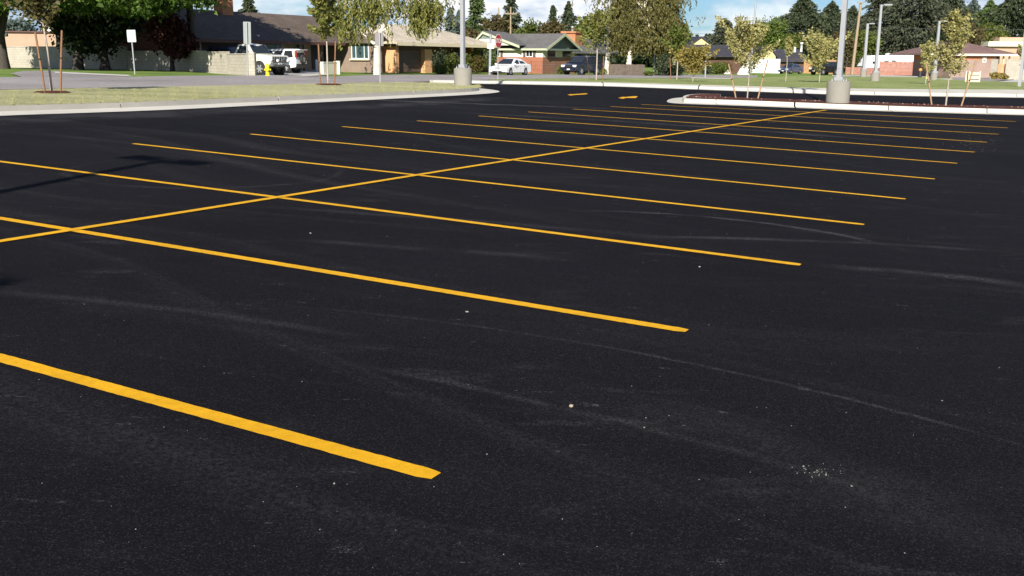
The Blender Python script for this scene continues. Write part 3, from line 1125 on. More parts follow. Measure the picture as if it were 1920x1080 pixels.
def young(name, label, loc, h, z0, r_, leafmat, lean=0.0, n=900, size=0.09, tr=0.035, nbr=26, up=0.9, group=None, rz=0.0, bark=None):
    """Young planted tree: thin trunk, steep whippy branches, leaves along them."""
    t = thing(name, label, 'young tree', loc, rz, group)
    b = MB()
    top = Vector((lean * h, 0, h))
    b.tube([(0, 0, -0.05), (lean * h * 0.35 + 0.02, 0.01, h * 0.4), (lean * h * 0.7 - 0.015, 0, h * 0.72), top], [tr, tr * 0.8, tr * 0.5, tr * 0.12], 8)
    P, A = [], []
    n = int(n * 1.35); size = size * 0.76; nbr = int(nbr * 0.62)
    per = max(6, n // nbr)
    for k in range(nbr):
        f = (k + random.random()) / nbr
        z = z0 + (h - z0) * 0.86 * f
        L = r_ * random.uniform(0.55, 1.4) * (1.2 - 0.85 * f) * (0.7 + 0.6 * min(1, f * 4))
        az = random.random() * 6.283
        d = Vector((math.cos(az), math.sin(az), up * random.uniform(0.7, 1.5))).normalized()
        s0 = Vector((lean * z, 0, z))
        L *= 1.25
        tip = s0 + d * L
        mid = s0.lerp(tip, 0.5) + Vector((0, 0, -0.06 * L))
        b.tube([s0, mid, tip], [tr * 0.32, tr * 0.2, tr * 0.05], 5, caps=False)
        for j in range(per):
            q = 0.15 + 0.9 * random.random()
            p = s0.lerp(tip, q) + Vector((random.gauss(0, .065), random.gauss(0, .065), random.gauss(0, .08))) * (0.45 + r_) * (1.25 - 0.6 * q)
            P.append(p); A.append((d.x, d.y, d.z * 0.4 - 0.3 * random.random()))
    for j in range(per * 3):
        q = random.random()
        P.append(Vector((lean * h, 0, z0 + (h - z0) * (0.5 + 0.52 * q))) + Vector((random.gauss(0, .06), random.gauss(0, .06), 0)))
        A.append((0, 0, 1))
    leaf_quads('crown', [tuple(p) for p in P], size, leafmat, t, A, asp=1.7, spread=1.6)
    b.build('trunk', bark or M['bark_grey'], t)
    return t


def bush(name, label, loc, rx, ry, h, leafmat, n=1100, size=0.12, group=None, cat='shrub', rz=0.0):
    t = thing(name, label, cat, loc, rz, group)
    P, C = clumps([(0, 0, h * 0.5, rx, ry, h * 0.5), (rx * 0.25, 0, h * 0.55, rx * 0.6, ry * 0.7, h * 0.42), (-rx * 0.3, 0, h * 0.4, rx * 0.6, ry * 0.7, h * 0.4)], max(30, n // 11), 11, 0.11 * h, 0.35)
    P = P[P[:, 2] > 0.02]
    leaf_quads('foliage', P, size, leafmat, t)
    b = MB()
    for k in range(7):
        i = rng.integers(len(C))
        b.tube([(C[i][0] * .1, C[i][1] * .1, -0.05), tuple(C[i] * np.array([.6, .6, .55])), tuple(C[i])], [0.035, 0.022, 0.008], 5, caps=False)
    b.build('stem', M['bark_dark'], t)
    return t


def top_z(px, py, D, base):
    return hit(px, py, D).z - base.z


def stakes(pairs, label_l, group, mat, tie=None):
    """pairs of ((foot px,py),(top px,py)) in the photo; the stake stands at its foot and leans in the picture plane."""
    for (f, tp), lab in zip(pairs, label_l):
        foot = at(f[0], f[1], 0.15)
        tz = hit(tp[0], tp[1], foot.y)
        o = thing('wooden_stake', lab, 'stake', foot, 0, group)
        b = MB()
        d = tz - foot
        b.tube([(0, 0, -0.1), d * 0.5, d], [0.029, 0.029, 0.027], 8)
        b.build('post', mat, o)
        b = MB()
        m = d * 0.56
        b.tube([m - d.normalized() * 0.02, m + d.normalized() * 0.02], [0.036, 0.036], 8)
        b.build('tie', M['rubber'], o)


def ring(tree, r_):
    b = MB(); b.lathe([(r_, 0.0), (r_ * 0.8, 0.035), (0.02, 0.05)], 20); b.build('planting_ring', M['mulch'], tree)


G_ST = 'stakes holding up the young trees'
# --- left island
p = at(97, 173, 0.15)
young('young_tree', 'young dull-leaved tree staked on the island lawn, in front of the shaded wall', p, top_z(90, -42, p.y, p), top_z(90, 58, p.y, p), 0.62, leaf('dull_young_leaf', (0.06, 0.055, 0.018), (0.10, 0.09, 0.03), (0.15, 0.135, 0.05)), lean=-0.035, n=1500, size=0.10, tr=0.038, nbr=30, group='young trees on the island lawn')
ring(bpy.data.objects['young_tree'], 0.5)
stakes([((85, 174), (66, 61)), ((113, 174), (116, 57))], ['reddish stake leaning outward from the dull-leaved young tree, nearer the sunlit wall', 'upright reddish stake between the dull-leaved young tree and the white-backed sign'], G_ST, M['stake'])
p = at(615, 158.5, 0.15)
young('young_tree', 'young olive-green tree staked on the island lawn, beside the parked jeep', p, top_z(612, -40, p.y, p), top_z(612, 72, p.y, p), 0.62, M['l_birch'], lean=-0.01, n=2000, size=0.13, tr=0.036, nbr=40, up=0.7, group='young trees on the island lawn')
ring(bpy.data.objects['young_tree.001'], 0.55)
stakes([((601, 158.5), (597, 83)), ((627, 158.5), (629, 77))], ['thin red-brown stake of the olive young tree, on its truck side', 'thin red-brown stake of the olive young tree, on its birch side'], G_ST, M['stake'])

# --- lawn beyond the far kerb
p = at(1118, 149.8, 0.1)
young('young_tree', 'slender open-crowned young tree in front of the navy car', p, top_z(1118, 22, p.y, p), top_z(1118, 98, p.y, p), 1.05, M['l_birch'], n=1200, size=0.15, tr=0.05, nbr=34, up=1.0, group='young trees on the far lawn')
stakes([((1106, 147), (1100, 104)), ((1130, 149.6), (1132, 105))], ['leaning stake before the navy car doors', 'stake standing between the slender young tree and the thick pale trunk'], G_ST, M['stake'])
p = at(1269, 148.5, 0.1)
young('young_tree', 'young tree with pale thin trunk standing at the edge of the huge brown-green tree', p, top_z(1266, 52, p.y, p), top_z(1268, 104, p.y, p), 0.8, M['l_bush'], n=1500, size=0.16, tr=0.05, nbr=30, group='young trees on the far lawn')
stakes([((1258, 147.5), (1256, 108))], ['reddish stake next to the young tree by the dark shrubs'], G_ST, M['stake'])
p = at(1299, 153, 0.15)
young('young_tree', 'low bushy golden young tree on the far lawn, with leaves almost to the grass', p, top_z(1299, 92, p.y, p), top_z(1299, 141, p.y, p), 0.95, M['l_gold'], n=3000, size=0.12, tr=0.03, nbr=60, up=0.75, group='young trees on the far lawn')
p = at(1473, 153.5, 0.15)
young('young_tree', 'faint upright young tree on the far lawn before the slate-blue car', p, top_z(1475, 70, p.y, p), top_z(1474, 112, p.y, p), 0.55, M['l_young'], n=650, size=0.11, tr=0.03, nbr=22, up=1.2, group='young trees on the far lawn')
p = at(1536, 155, 0.15)
young('young_tree', 'wide young tree on the far lawn between the slate-blue car and the near lamp post', p, top_z(1542, 74, p.y, p), top_z(1538, 137, p.y, p), 1.35, M['l_young'], n=2300, size=0.13, tr=0.035, nbr=44, up=0.9, group='young trees on the far lawn')
p = at(1735, 158.5, 0.2)
young('young_tree', 'smaller young tree behind the island, left neighbour of the bushiest one', p, top_z(1734, 78, p.y, p), top_z(1735, 138, p.y, p), 0.62, M['l_young'], n=1100, size=0.11, tr=0.03, nbr=28, up=1.0, group='young trees on the far lawn')
p = at(1914, 158, 0.2)
young('young_tree', 'partly seen young tree behind the lamp post at the photo edge', p, top_z(1916, 84, p.y, p), top_z(1914, 128, p.y, p), 0.6, M['l_young'], n=900, size=0.12, tr=0.03, nbr=26, up=1.0, group='young trees on the far lawn')

# --- right planting island
p = at(1401, 185, 0.15)
young('young_tree', 'young olive tree with two leaning stakes on the mulch bed, near the island tip', p, top_z(1404, 48, p.y, p), top_z(1402, 132, p.y, p), 0.98, M['l_young'], lean=0.01, n=3300, size=0.08, tr=0.028, nbr=46, up=0.72, group='young trees on the mulch bed')
stakes([((1381, 184.5), (1366, 120)), ((1420, 185.5), (1440, 112))], ['pale stake leaning towards the island tip', 'pale stake leaning towards the near lamp post'], G_ST, M['stake_pale'])
p = at(1773, 199, 0.15)
young('young_tree', 'bushiest young olive tree, tall crown on the mulch bed right of the lamp post', p, top_z(1778, 20, p.y, p), top_z(1774, 146, p.y, p), 0.6, M['l_young'], lean=0.015, n=3000, size=0.078, tr=0.033, nbr=60, up=0.95, group='young trees on the mulch bed')
stakes([((1748, 197.5), (1736, 118)), ((1801, 200), (1831, 112))], ['pale stake between the two right-hand young trees', 'long stake leaning out to the slatted rack'], G_ST, M['stake_pale'])

# --- great trees of the left block
p = spot(146, 75); p.z = at(146, 128).z
sc_ = 76 / F
broad('shade_tree', 'great spreading shade tree with thick trunk before the shaded wall', p, 15.5, 8.5, 3.2, M['l_maple'], M['bark_dark'], 3000, 20, 0.27, 0.19, 0.33, group='big trees of the left block',
      ells=[(2.5, -12.3, 5.4, 4.2, 2.8, 1.7), (8.3, -12.3, 5.2, 3.4, 2.8, 1.6), (12.2, -11.8, 5.2, 2.4, 2.4, 1.4), (3.0, -4.5, 5.0, 4.2, 3.0, 1.4), (-3.5, -4, 5.6, 3.6, 3.8, 1.9), (0.6, 1.2, 5.6, 4.4, 3.2, 2.4), (3.0, -2.5, 9.5, 6.4, 6.0, 3.4), (7.0, -2.0, 8.6, 4.4, 5.0, 3.0), (9.6, -12.4, 3.9, 1.1, 1.2, 0.6), (-5, -10, 8.8, 3.4, 3.2, 2.4), (1, -15, 8.2, 4.2, 2.8, 2.0), (8, -15, 8.2, 3.4, 2.8, 2.0), (9.5, -9, 8.4, 2.6, 3.0, 1.8)])  # crown masses far forward of the trunk are added to shade the wall behind
p = spot(6, 74); p.z = at(8, 124).z
broad('evergreen_tree', 'black-green evergreen at the photo edge, with trunk before the sunlit wall', p, 13, 4.2, 2.0, M['l_dark'], M['bark_dark'], 1200, 18, 0.36, 0.2, 0.36, group='big trees of the left block',
      ells=[(-1.5, -0.5, 4.3, 1.9, 2.2, 1.9), (-1.6, 0, 6.6, 2.7, 3.6, 2.2), (0.4, 0, 8.5, 3.2, 4, 2.4)])
p = spot(196, 75.5)
broad('evergreen_tree', 'dense dark tree standing between the wall and the red brick house end', p, 9, 3.4, 1.0, M['l_dark'], M['bark_dark'], 1300, 17, 0.45, 0.24, 0.35, group='big trees of the left block',
      ells=[(-1.0, 0, 2.6, 1.8, 1.4, 1.5), (-2.6, 0, 4.4, 1.8, 1.6, 1.8), (1.0, 0, 4.0, 1.9, 1.5, 1.8), (0, 0, 7, 3.2, 2.6, 2.6)])
p = spot(322, 71.5)
broad('plum_tree', 'dark plum-red tree before the red brick end of the garage house', p, 3.6, 1.5, 0.7, M['l_plum'], M['bark_dark'], 620, 15, 0.3, 0.17, 0.16, group='big trees of the left block')
p = spot(362, 73)
broad('shade_tree', 'leafy shade tree whose lit clumps hang over the brown garage roof', p, 15, 6.5, 5.0, M['l_maple'], M['bark_dark'], 1500, 18, 0.36, 0.2, 0.28, group='big trees of the left block',
      ells=[(-1.6, -3.5, 5.2, 2.6, 3.2, 1.5), (1.0, -3.2, 5.9, 2.4, 3.2, 1.4), (0, -2, 8.6, 4.6, 4.6, 3.0), (-3, -2, 7.2, 2.8, 3.4, 2)])
p = spot(40, 130)
broad('distant_tree', 'far round grey-green tree above the tan building', p, top_z(38, 43, 130, p), 2.4, 1.2, M['l_blue'], M['bark_dark'], 380, 14, 0.45, 0.28, 0.25, group='background broadleaf trees')

# --- white-trunked birch
p = spot(706, 80.5)
k = p.y / F
bh = lambda px, py: ((px - 706) * k, 0.0, top_z(px, py, p.y, p))
weeping('birch_tree', 'weeping birch with stout white trunk, in front of the peach garage', p, 9, [(*bh(640, 18), 0.7, 0.5), (*bh(668, 10), 0.8, 0.6), (*bh(662, 40), 0.8, 0.5), (*bh(688, 0), 0.9, 0.7), (*bh(716, 18), 0.55, 0.6), (*bh(735, -6), 0.9, 0.7), (*bh(776, 18), 0.55, 0.5), (*bh(795, 12), 0.7, 0.5), (*bh(815, 14), 0.5, 0.5), (*bh(790, 34), 0.45, 0.4), (*bh(650, -25), 1.2, 0.8), (*bh(790, -30), 1.2, 0.8)],
        M['l_birch'], M['birch'], [(0, 0, -0.1), (0.02, 0, 1.1), (0.05, 0, top_z(707, 84, p.y, p)), bh(716, 55), bh(735, 20), bh(748, -40)], 0.24, 980, 1.15, 0.12, group='weeping trees by the street')
b_ = [o for o in children(bpy.data.objects['birch_tree']) if o.name.startswith('trunk')][0]
lm = MB()
lm.tube([bh(706, 84), bh(694, 76), bh(686, 66), bh(668, 50)], [0.13, 0.11, 0.08, 0.04], 8)
lm.tube([bh(712, 62), bh(728, 52), bh(742, 44)], [0.10, 0.08, 0.04], 8)
lm.tube([bh(740, 40), bh(762, 26), bh(782, 6)], [0.09, 0.07, 0.03], 8)
lm.build('limb', M['birch'], bpy.data.objects['birch_tree'])

# --- great weeping tree by the thick pale trunk
p = at(1137, 138.8)
k = p.y / F
b = MB()
t = thing('bare_trunk', 'thick pale straight trunk rising past the navy car out of the photo', 'tree trunk', p, 0)
b.tube([(0, 0, -0.1), (0.12, 0, 2.4), (0.36, 0, 6.2), (0.5, 0, 9.5)], [0.30, 0.24, 0.2, 0.16], 12)
b.build('trunk', M['birch'], t)
P, C = clumps([(0.0, 0.4, 10.6, 2.6, 2.0, 1.5), (-1.6, 0.2, 9.4, 1.1, 1.0, 1.1)], 260, 18, 0.32)
leaf_quads('crown', P, 0.15, M['l_willow'], t)
p = spot(1205, 104)
k = p.y / F
bw = lambda px, py, y=0.0: ((px - 1205) * k, y, top_z(px, py, p.y, p))
weeping('weeping_tree', 'huge brown-green weeping tree behind the weathered fence', p, 11, [(*bw(1165, 28, -1), 1.1, 0.9), (*bw(1160, 62, -1.5), 0.9, 0.7), (*bw(1185, 50, -2), 1.2, 0.9), (*bw(1195, 15, -1), 1.3, 0.9), (*bw(1215, 35, -2), 1.3, 1.0), (*bw(1232, 60, -2), 1.0, 0.8), (*bw(1238, 25, -1), 0.9, 0.9), (*bw(1228, -10, 0), 1.2, 0.9), (*bw(1190, -20, 0), 1.8, 0.9), (*bw(1246, 72, -1), 0.55, 0.7), (*bw(1205, 72, -2), 1.2, 0.6), (*bw(1250, 20, 0), 0.9, 1.2), (*bw(1250, -20, 0), 1.2, 1.2), (*bw(1150, 0, 0), 1.3, 1.2), (*bw(1158, -30, 0), 1.4, 1.0), (*bw(1225, -40, 0), 2.0, 1.0), (*bw(1244, 50, -1), 0.8, 0.8), (*bw(1175, 84, -2.4), 1.1, 0.4), (*bw(1218, 84, -2.2), 1.1, 0.4)],
        M['l_willow'], M['birch'], [(-1.7, -3.2, -0.1), (-1.75, -3.2, 1.2), (-1.6, -3, top_z(1170, 96, p.y, p)), (-0.6, -2, 4.5), (0.2, -0.5, 8)], 0.26, 2800, 0.65, 0.125, group='weeping trees by the street', fill=[(*bw(1178, 76, -3.6), 1.6, 0.7, 1.1), (*bw(1172, 52, -3), 1.5, 0.8, 1.2), (*bw(1200, 20), 3.0, 2.2, 2.4), (*bw(1180, 62, -1), 2.2, 1.8, 1.6), (*bw(1226, 56, -1), 2.0, 1.8, 1.9), (*bw(1244, 20), 1.5, 1.5, 2.2), (*bw(1155, 40), 1.2, 1.3, 2.0), (*bw(1200, -30), 4, 2.4, 2)])
p = spot(1258, 106)
broad('shade_tree', 'dark green tree at the side of the huge weeping tree', p, top_z(1258, 45, p.y, p), 1.7, 1.6, M['l_bush'], M['bark'], 420, 15, 0.32, 0.18, 0.16, group='background broadleaf trees')

# --- conifers and other trees behind the houses: (px, top, D, half width px, material, label)
SPR = [(472, -14, 128, 30, 'l_spruce', 'small dark conifer top just behind the brown roof'),
       (800, -12, 150, 34, 'l_spruce', 'spruce behind the cream roof, partly veiled by birch twigs'),
       (845, 16, 165, 22, 'l_blue', 'blue-grey spruce behind the lamp post on the grass island'),
       (862, 22, 150, 20, 'l_blue', 'shorter blue-grey spruce right next to the first lamp post'),
       (893, -16, 158, 34, 'l_spruce_green', 'bright green spruce between the lamp post and the wooden pole'),
       (957, -14, 152, 30, 'l_spruce', 'tall narrow dark spruce behind the wooden pole with crossarm'),
       (1036, 12, 185, 17, 'l_spruce', 'thin spire-like conifer left of the ragged one, above the green-gabled roof'),
       (1064, 4, 180, 28, 'l_spruce', 'ragged dark conifer above the orange chimney'),
       (1257, 14, 170, 18, 'l_spruce', 'dark conifer peeking out right of the huge weeping tree'),
       (1355, 36, 225, 48, 'l_pine', 'broad grey-green conifer over the charcoal roof'),
       (1386, 42, 235, 42, 'l_pine', 'second grey-green conifer, beside the broad one and behind the metal pole'),
       (1502, -6, 215, 82, 'l_spruce', 'broadest dark spruce, directly above the house with the yellow gable'),
       (1553, 4, 225, 60, 'l_spruce', 'tall spruce between the broadest spruce and the near lamp post'),
       (1592, 12, 235, 46, 'l_spruce', 'spruce seen just right of the near lamp post'),
       (1652, -30, 205, 70, 'l_pine', 'great grey pine right behind the white trailer'),
       (1708, -40, 195, 78, 'l_pine', 'great grey pine over the reddish board fence'),
       (1618, 36, 240, 40, 'l_spruce', 'lower spruce behind the thick wooden pole'),
       (1770, -34, 225, 62, 'l_spruce', 'pine rising behind the rusty tree'),
       (1846, 2, 210, 52, 'l_spruce_green', 'softer green conifer behind the mauve roof'),
       (1898, -50, 190, 66, 'l_spruce', 'very dark tall conifer at the photo edge above the white flat roof'),
       (1815, 0, 240, 52, 'l_blue', 'misty grey conifer between the rusty tree and the dark edge conifer')]
for i, (px, py, D, hw, mk, lab) in enumerate(SPR):
    p = spot(px, D)
    big = hw > 38
    conifer('conifer', lab, p, top_z(px, py, D, p), hw * D / F * 1.12, M[mk], 'conifers behind the houses', nbr=760 if big else 300, per=24 if big else 17, size=0.28 if big else 0.25, power=0.6, blunt=0.3 if 'pine' in lab else 0.0)

BRD = [(930, 30, 140, 34, 'l_rust', 'brownish tree behind the metal post beside the stop sign'),
       (884, 58, 118, 14, 'l_rust', 'small orange-brown tree at the end of the cream roof'),
       (994, 38, 150, 26, 'l_bush', 'round olive tree over the grey roof of the green-gabled house'),
       (1030, 44, 150, 22, 'l_rust', 'low brown tree above the grey roof, left of the orange chimney'),
       (1098, 40, 145, 20, 'l_bush', 'green tree directly behind the orange chimney'),
       (1282, 56, 200, 11, 'l_bush', 'little dark tree top left of the cream gable'),
       (1424, 40, 230, 24, 'l_bush', 'dark green round tree beside the metal pole'),
       (1452, 34, 200, 26, 'l_green', 'bright yellow-green tree over the yellow gable'),
       (1480, 70, 190, 18, 'l_bush', 'olive tree at the foot of the broadest spruce'),
       (1618, 60, 190, 26, 'l_bush', 'dark leafy tree behind the wooden pole and the lamp posts'),
       (1575, 62, 180, 24, 'l_rust', 'brownish tree behind the near lamp post'),
       (1790, 24, 170, 40, 'l_rust', 'rusty brown broad tree above the mauve roof'),
       (1760, 60, 165, 24, 'l_dark', 'dark tree next to the mauve roof'),
       (1850, 52, 175, 44, 'l_bush', 'green trees low crown behind the mauve roof ridge')]
for px, py, D, hw, mk, lab in BRD:
    p = spot(px, D)
    h = top_z(px, py, D, p)
    w_ = hw * D / F * 1.15
    broad('tree', lab, p, h, w_, h * 0.12, M[mk], M['bark_dark'], int(220 + 90 * w_), 16, 0.2 + 0.08 * w_, 0.26, 0.2, group='background broadleaf trees')

# --- a far belt of trees closes the gaps: too many and too far to count
P = []
for i in range(620):
    px = random.uniform(-260, 2200)
    D = random.uniform(255, 300)
    q = spot(px, D)
    hh = random.uniform(5, 9)
    c, _ = clumps([(q.x, q.y, q.z + hh * 0.5, 4.0, 3.0, hh * 0.5)], 10, 14, 0.8)
    P.append(c)
o = leaf_quads('far_woods', np.vstack(P), 0.8, M['l_dark'], None)
tag(o, kind='stuff')

# --- shrubs
SH = [(846, 130, 'l_bush', 92, 13, 34, 'clipped round green shrub left of the lamp base, by the cream-roofed house'),
      (826, 128, 'l_spruce', 92, 9, 42, 'tall dark cone shrub by the garage corner'),
      (826, 131.5, 'l_bush', 88, 11, 16, 'low yellow-green shrub in front of the cone shrub'),
      (872, 129, 'l_bush', 96, 11, 33, 'green shrub just right of the first lamp post'),
      (893, 128, 'l_red', 96, 14, 32, 'reddening round shrub beside the white sedan'),
      (890, 126, 'l_bush', 104, 6, 40, 'narrow green shrub rising behind the reddening one'),
      (921, 129, 'l_spruce_green', 98, 10, 40, 'columnar arborvitae behind the stop sign'),
      (1052, 133, 'l_bush', 103, 5, 14, 'small dark shrub by the wire fence'),
      (1128, 133.5, 'l_bush', 99, 9, 12, 'low clipped shrub between the navy car and the pale trunk'),
      (1243, 138, 'l_spruce', 101, 15, 40, 'dark spreading shrub behind the signpost'),
      (1262, 139, 'l_dark', 102, 22, 22, 'black-green shrub in shade behind the reddish stake'),
      (1217, 139, 'l_bush', 99, 9, 8, 'low bright shrub at the end of the weathered fence'),
      (1345, 134, 'l_bush', 128, 26, 20, 'long clipped hedge-like shrub under the charcoal roof'),
      (1352, 122, 'l_red', 134, 24, 20, 'reddish-topped shrub behind the clipped one'),
      (1325, 137, 'l_spruce', 126, 10, 14, 'dark small shrub at the foot of the grey sign pole')]
for px, py, mk, D, hw, hp, lab in SH:
    p = spot(px, D)
    r_ = hw * D / F
    h = hp * D / F
    bush('shrub', lab, p, r_, r_ * 0.8, h, M[mk], int(1000 + 900 * r_), 0.11, 'shrubs by the houses')
# ---------------------------------------------------------------- houses
class House:
    """Frame with x along the street front, y into the plot, z up; features are given by the place they have in the photograph."""

    def __init__(s, name, label, px, D, yaw, cat='house'):
        c = spot(px, D)
        s.yaw = R(yaw)
        s.o = thing(name, label, cat, c, s.yaw)
        s.c = c
        s.ux, s.uy = math.cos(s.yaw), math.sin(s.yaw)

    def p(s, px, py, dy=0.0):
        """(along, up) where the photo's ray meets the plane dy behind the front."""
        d = ray(px, py)
        ox, oy = s.c.x - s.uy * dy, s.c.y + s.ux * dy
        # ox + ux*t = d.x*Y ; oy + uy*t = Y
        t = (d.x * oy - ox) / (s.ux - d.x * s.uy)
        Y = oy + s.uy * t
        return t, CAMZ + d.z * Y - s.c.z

    def x(s, px, dy=0.0): return s.p(px, 113, dy)[0]
    def z(s, px, py, dy=0.0): return s.p(px, py, dy)[1]

    def part(s, name, mat, b, parent=None, label=None):
        o = b.build(name, mat, parent or s.o)
        if label: o['label'] = label
        return o

    def window(s, x0, x1, z0, z1, y=0.0, frame='white', pane='glass', bars=1, sill=False, fw=0.07):
        b = MB()
        b.span(x0 - fw, x0, y - 0.05, y + 0.06, z0 - fw, z1 + fw)
        b.span(x1, x1 + fw, y - 0.05, y + 0.06, z0 - fw, z1 + fw)
        b.span(x0, x1, y - 0.05, y + 0.06, z1, z1 + fw)
        b.span(x0, x1, y - 0.05, y + 0.06, z0 - fw, z0)
        for k in range(1, bars + 1):
            xx = x0 + (x1 - x0) * k / (bars + 1)
            b.span(xx - 0.025, xx + 0.025, y - 0.045, y + 0.06, z0, z1)
        f = s.part('window', M[frame], b)
        b = MB(); b.span(x0, x1, y - 0.02, y + 0.05, z0, z1)
        s.part('pane', M[pane], b, f)
        if sill:
            b = MB(); b.box(((x0 + x1) / 2, y - 0.1, z0 - fw - 0.06), (x1 - x0 + 0.5, 0.26, 0.12), bev=0.02)
            s.part('sill', M['pale_wood'], b, f)

    def gable_roof(s, x0, x1, y0, y1, ze, zr, mat, th=0.14, over=0.5, name='roof'):
        """Ridge along x."""
        ym = (y0 + y1) / 2
        sl = (zr - ze) / (ym - y0)
        za = ze - sl * over
        b = MB()
        poly = [(y0 - over, za), (ym, zr), (y1 + over, za), (y1 + over, za - th), (ym, zr - th), (y0 - over, za - th)]
        vs = [(x0, y, z) for y, z in poly] + [(x1, y, z) for y, z in poly]
        b.add(vs, [(0, 1, 4, 5), (1, 2, 3, 4), (11, 10, 7, 6), (10, 9, 8, 7), (0, 6, 7, 1), (1, 7, 8, 2), (2, 8, 9, 3), (3, 9, 10, 4), (4, 10, 11, 5), (5, 11, 6, 0)])
        return s.part(name, M[mat], b), za

    def front_gable(s, x0, x1, y0, y1, ze, zr, mat, over=0.35, th=0.12, name='gable_roof'):
        """Ridge along y (gable end faces the street)."""
        xm = (x0 + x1) / 2
        sl = (zr - ze) / (xm - x0)
        za = ze - sl * over
        b = MB()
        poly = [(x0 - over, za), (xm, zr), (x1 + over, za), (x1 + over, za - th), (xm, zr - th), (x0 - over, za - th)]
        b.prism(poly, y0, y1)
        return s.part(name, M[mat], b)

    def hip_roof(s, x0, x1, y0, y1, ze, zr, inset, mat, over=0.5, th=0.16, name='roof'):
        ym = (y0 + y1) / 2
        b = MB()
        a0, a1, c0, c1 = x0 - over, x1 + over, y0 - over, y1 + over
        vs = [(a0, c0, ze), (a1, c0, ze), (a1, c1, ze), (a0, c1, ze), (x0 + inset, ym, zr), (x1 - inset, ym, zr),
              (a0, c0, ze - th), (a1, c0, ze - th), (a1, c1, ze - th), (a0, c1, ze - th)]
        b.add(vs, [(0, 1, 5, 4), (1, 2, 5), (2, 3, 4, 5), (3, 0, 4), (6, 7, 1, 0), (7, 8, 2, 1), (8, 9, 3, 2), (9, 6, 0, 3), (9, 8, 7, 6)])
        return s.part(name, M[mat], b)

    def garage(s, x0, x1, z1, y, mat, rows=4):
        b = MB()
        b.span(x0, x1, y - 0.02, y + 0.05, 0.02, z1)
        for k in range(rows):
            za, zb = 0.05 + (z1 - 0.05) * k / rows, 0.05 + (z1 - 0.05) * (k + 1) / rows - 0.035
            b.span(x0 + 0.03, x1 - 0.03, y - 0.05, y - 0.018, za, zb)
        return s.part('garage_door', M[mat], b)

    def pside(s, px, py, xp):
        """(into the plot, up) where the photo's ray meets the end-wall plane x = xp."""
        d = ray(px, py)
        ox, oy = s.c.x + s.ux * xp, s.c.y + s.uy * xp
        # ox - uy*q = d.x*Y ; oy + ux*q = Y
        q = (ox - d.x * oy) / (s.uy + d.x * s.ux)
        Y = oy + s.ux * q
        return q, CAMZ + d.z * Y - s.c.z

    def side_window(s, y0, y1, z0, z1, xp, frame='white', pane='glass', bars=2, fw=0.07):
        """Window in an end wall that faces -x."""
        b = MB()
        b.span(xp - 0.05, xp + 0.06, y0 - fw, y0, z0 - fw, z1 + fw); b.span(xp - 0.05, xp + 0.06, y1, y1 + fw, z0 - fw, z1 + fw)
        b.span(xp - 0.05, xp + 0.06, y0, y1, z1, z1 + fw); b.span(xp - 0.05, xp + 0.06, y0, y1, z0 - fw, z0)
        for k in range(bars):
            yy = y0 + (y1 - y0) * (0.24 + 0.52 * k)
            b.span(xp - 0.045, xp + 0.06, yy - 0.03, yy + 0.03, z0, z1)
        f = s.part('window', M[frame], b)
        b = MB(); b.span(xp - 0.02, xp + 0.05, y0, y1, z0, z1); s.part('pane', M[pane], b, f)
        b = MB(); b.box((xp - 0.1, (y0 + y1) / 2, z0 - fw - 0.06), (0.26, y1 - y0 + 0.4, 0.12), bev=0.02); s.part('sill', M['pale_wood'], b, f)


# --- brown-roofed garage house: its long front recedes along the street, a brick wing comes forward at the far end
h = House('garage_house', 'long low brown-shingled house with wide dark garage behind the cream pickup', 480, 83, 60)
x0 = h.x(354)
ze = h.z(470, 66)
zr = h.z(500, 25.5, 4.6)
g0, g1 = h.x(379), h.x(492)
gz = h.z(430, 79)
xr = h.x(641)
x1 = xr + 1.25
b = MB()
b.span(x0, g0, 0, 8.6, -0.3, ze); b.span(g1, h.x(534), 0, 8.6, -0.3, ze); b.span(g0, g1, 0, 8.6, gz, ze); b.span(g0, g1, 0.6, 8.6, -0.3, gz)
b.span(h.x(534), xr, 1.6, 8.6, -0.3, ze)
h.part('wall', M['wall_taupe'], b)
b = MB(); b.span(x0 - 0.14, x0 - 0.004, 0.1, 8.5, -0.3, ze)
zpk = ze + (zr - ze) * 0.86
b.add([(x0 - 0.14, 0.1, ze), (x0 - 0.14, 8.5, ze), (x0 - 0.14, 4.4, zpk), (x0 - 0.004, 0.1, ze), (x0 - 0.004, 8.5, ze), (x0 - 0.004, 4.4, zpk)], [(0, 1, 2), (5, 4, 3), (0, 2, 5, 3), (1, 4, 5, 2)])
h.part('end_wall', M['brick_dark'], b, label='red brick end wall behind the trees')
yw = h.pside(700, 113, xr)[0]
b = MB()
b.span(xr, x1, yw, 8.6, -0.3, ze)
h.part('wing_wall', M['brick_taupe'], b)
rf, za = h.gable_roof(x0 - 0.6, x1 + 0.4, 0, 8.8, ze, zr, 'roof_brown', over=0.9)
h.front_gable(xr, x1, yw - 0.5, 2.4, ze + 0.02, ze + 0.42, 'roof_brown', over=0.5, name='wing_roof')
b = MB()
b.span(x0 - 0.6, xr - 0.65, -0.98, -0.93, za - 0.24, za - 0.02)
h.part('fascia', M['trim_brown'], b)
h.garage(g0 + 0.02, g1 - 0.02, gz, 0.5, 'door_dark')
b = MB(); b.span(x0 - 0.55, xr - 0.65, -0.9, 0, za - 0.16, za - 0.13)
h.part('soffit', M['trim_brown'], b)
h.window(h.x(500), h.x(518), h.z(508, 101), h.z(508, 74), 0, 'metal_grey', bars=0)
h.window(h.x(521), h.x(528), h.z(524, 92), h.z(524, 74), 0, 'metal_grey', bars=0)
dx0, dx1 = h.x(584, 1.6), h.x(594, 1.6)
b = MB(); b.span(dx0, dx1, 1.53, 1.59, 0.02, 2.1)
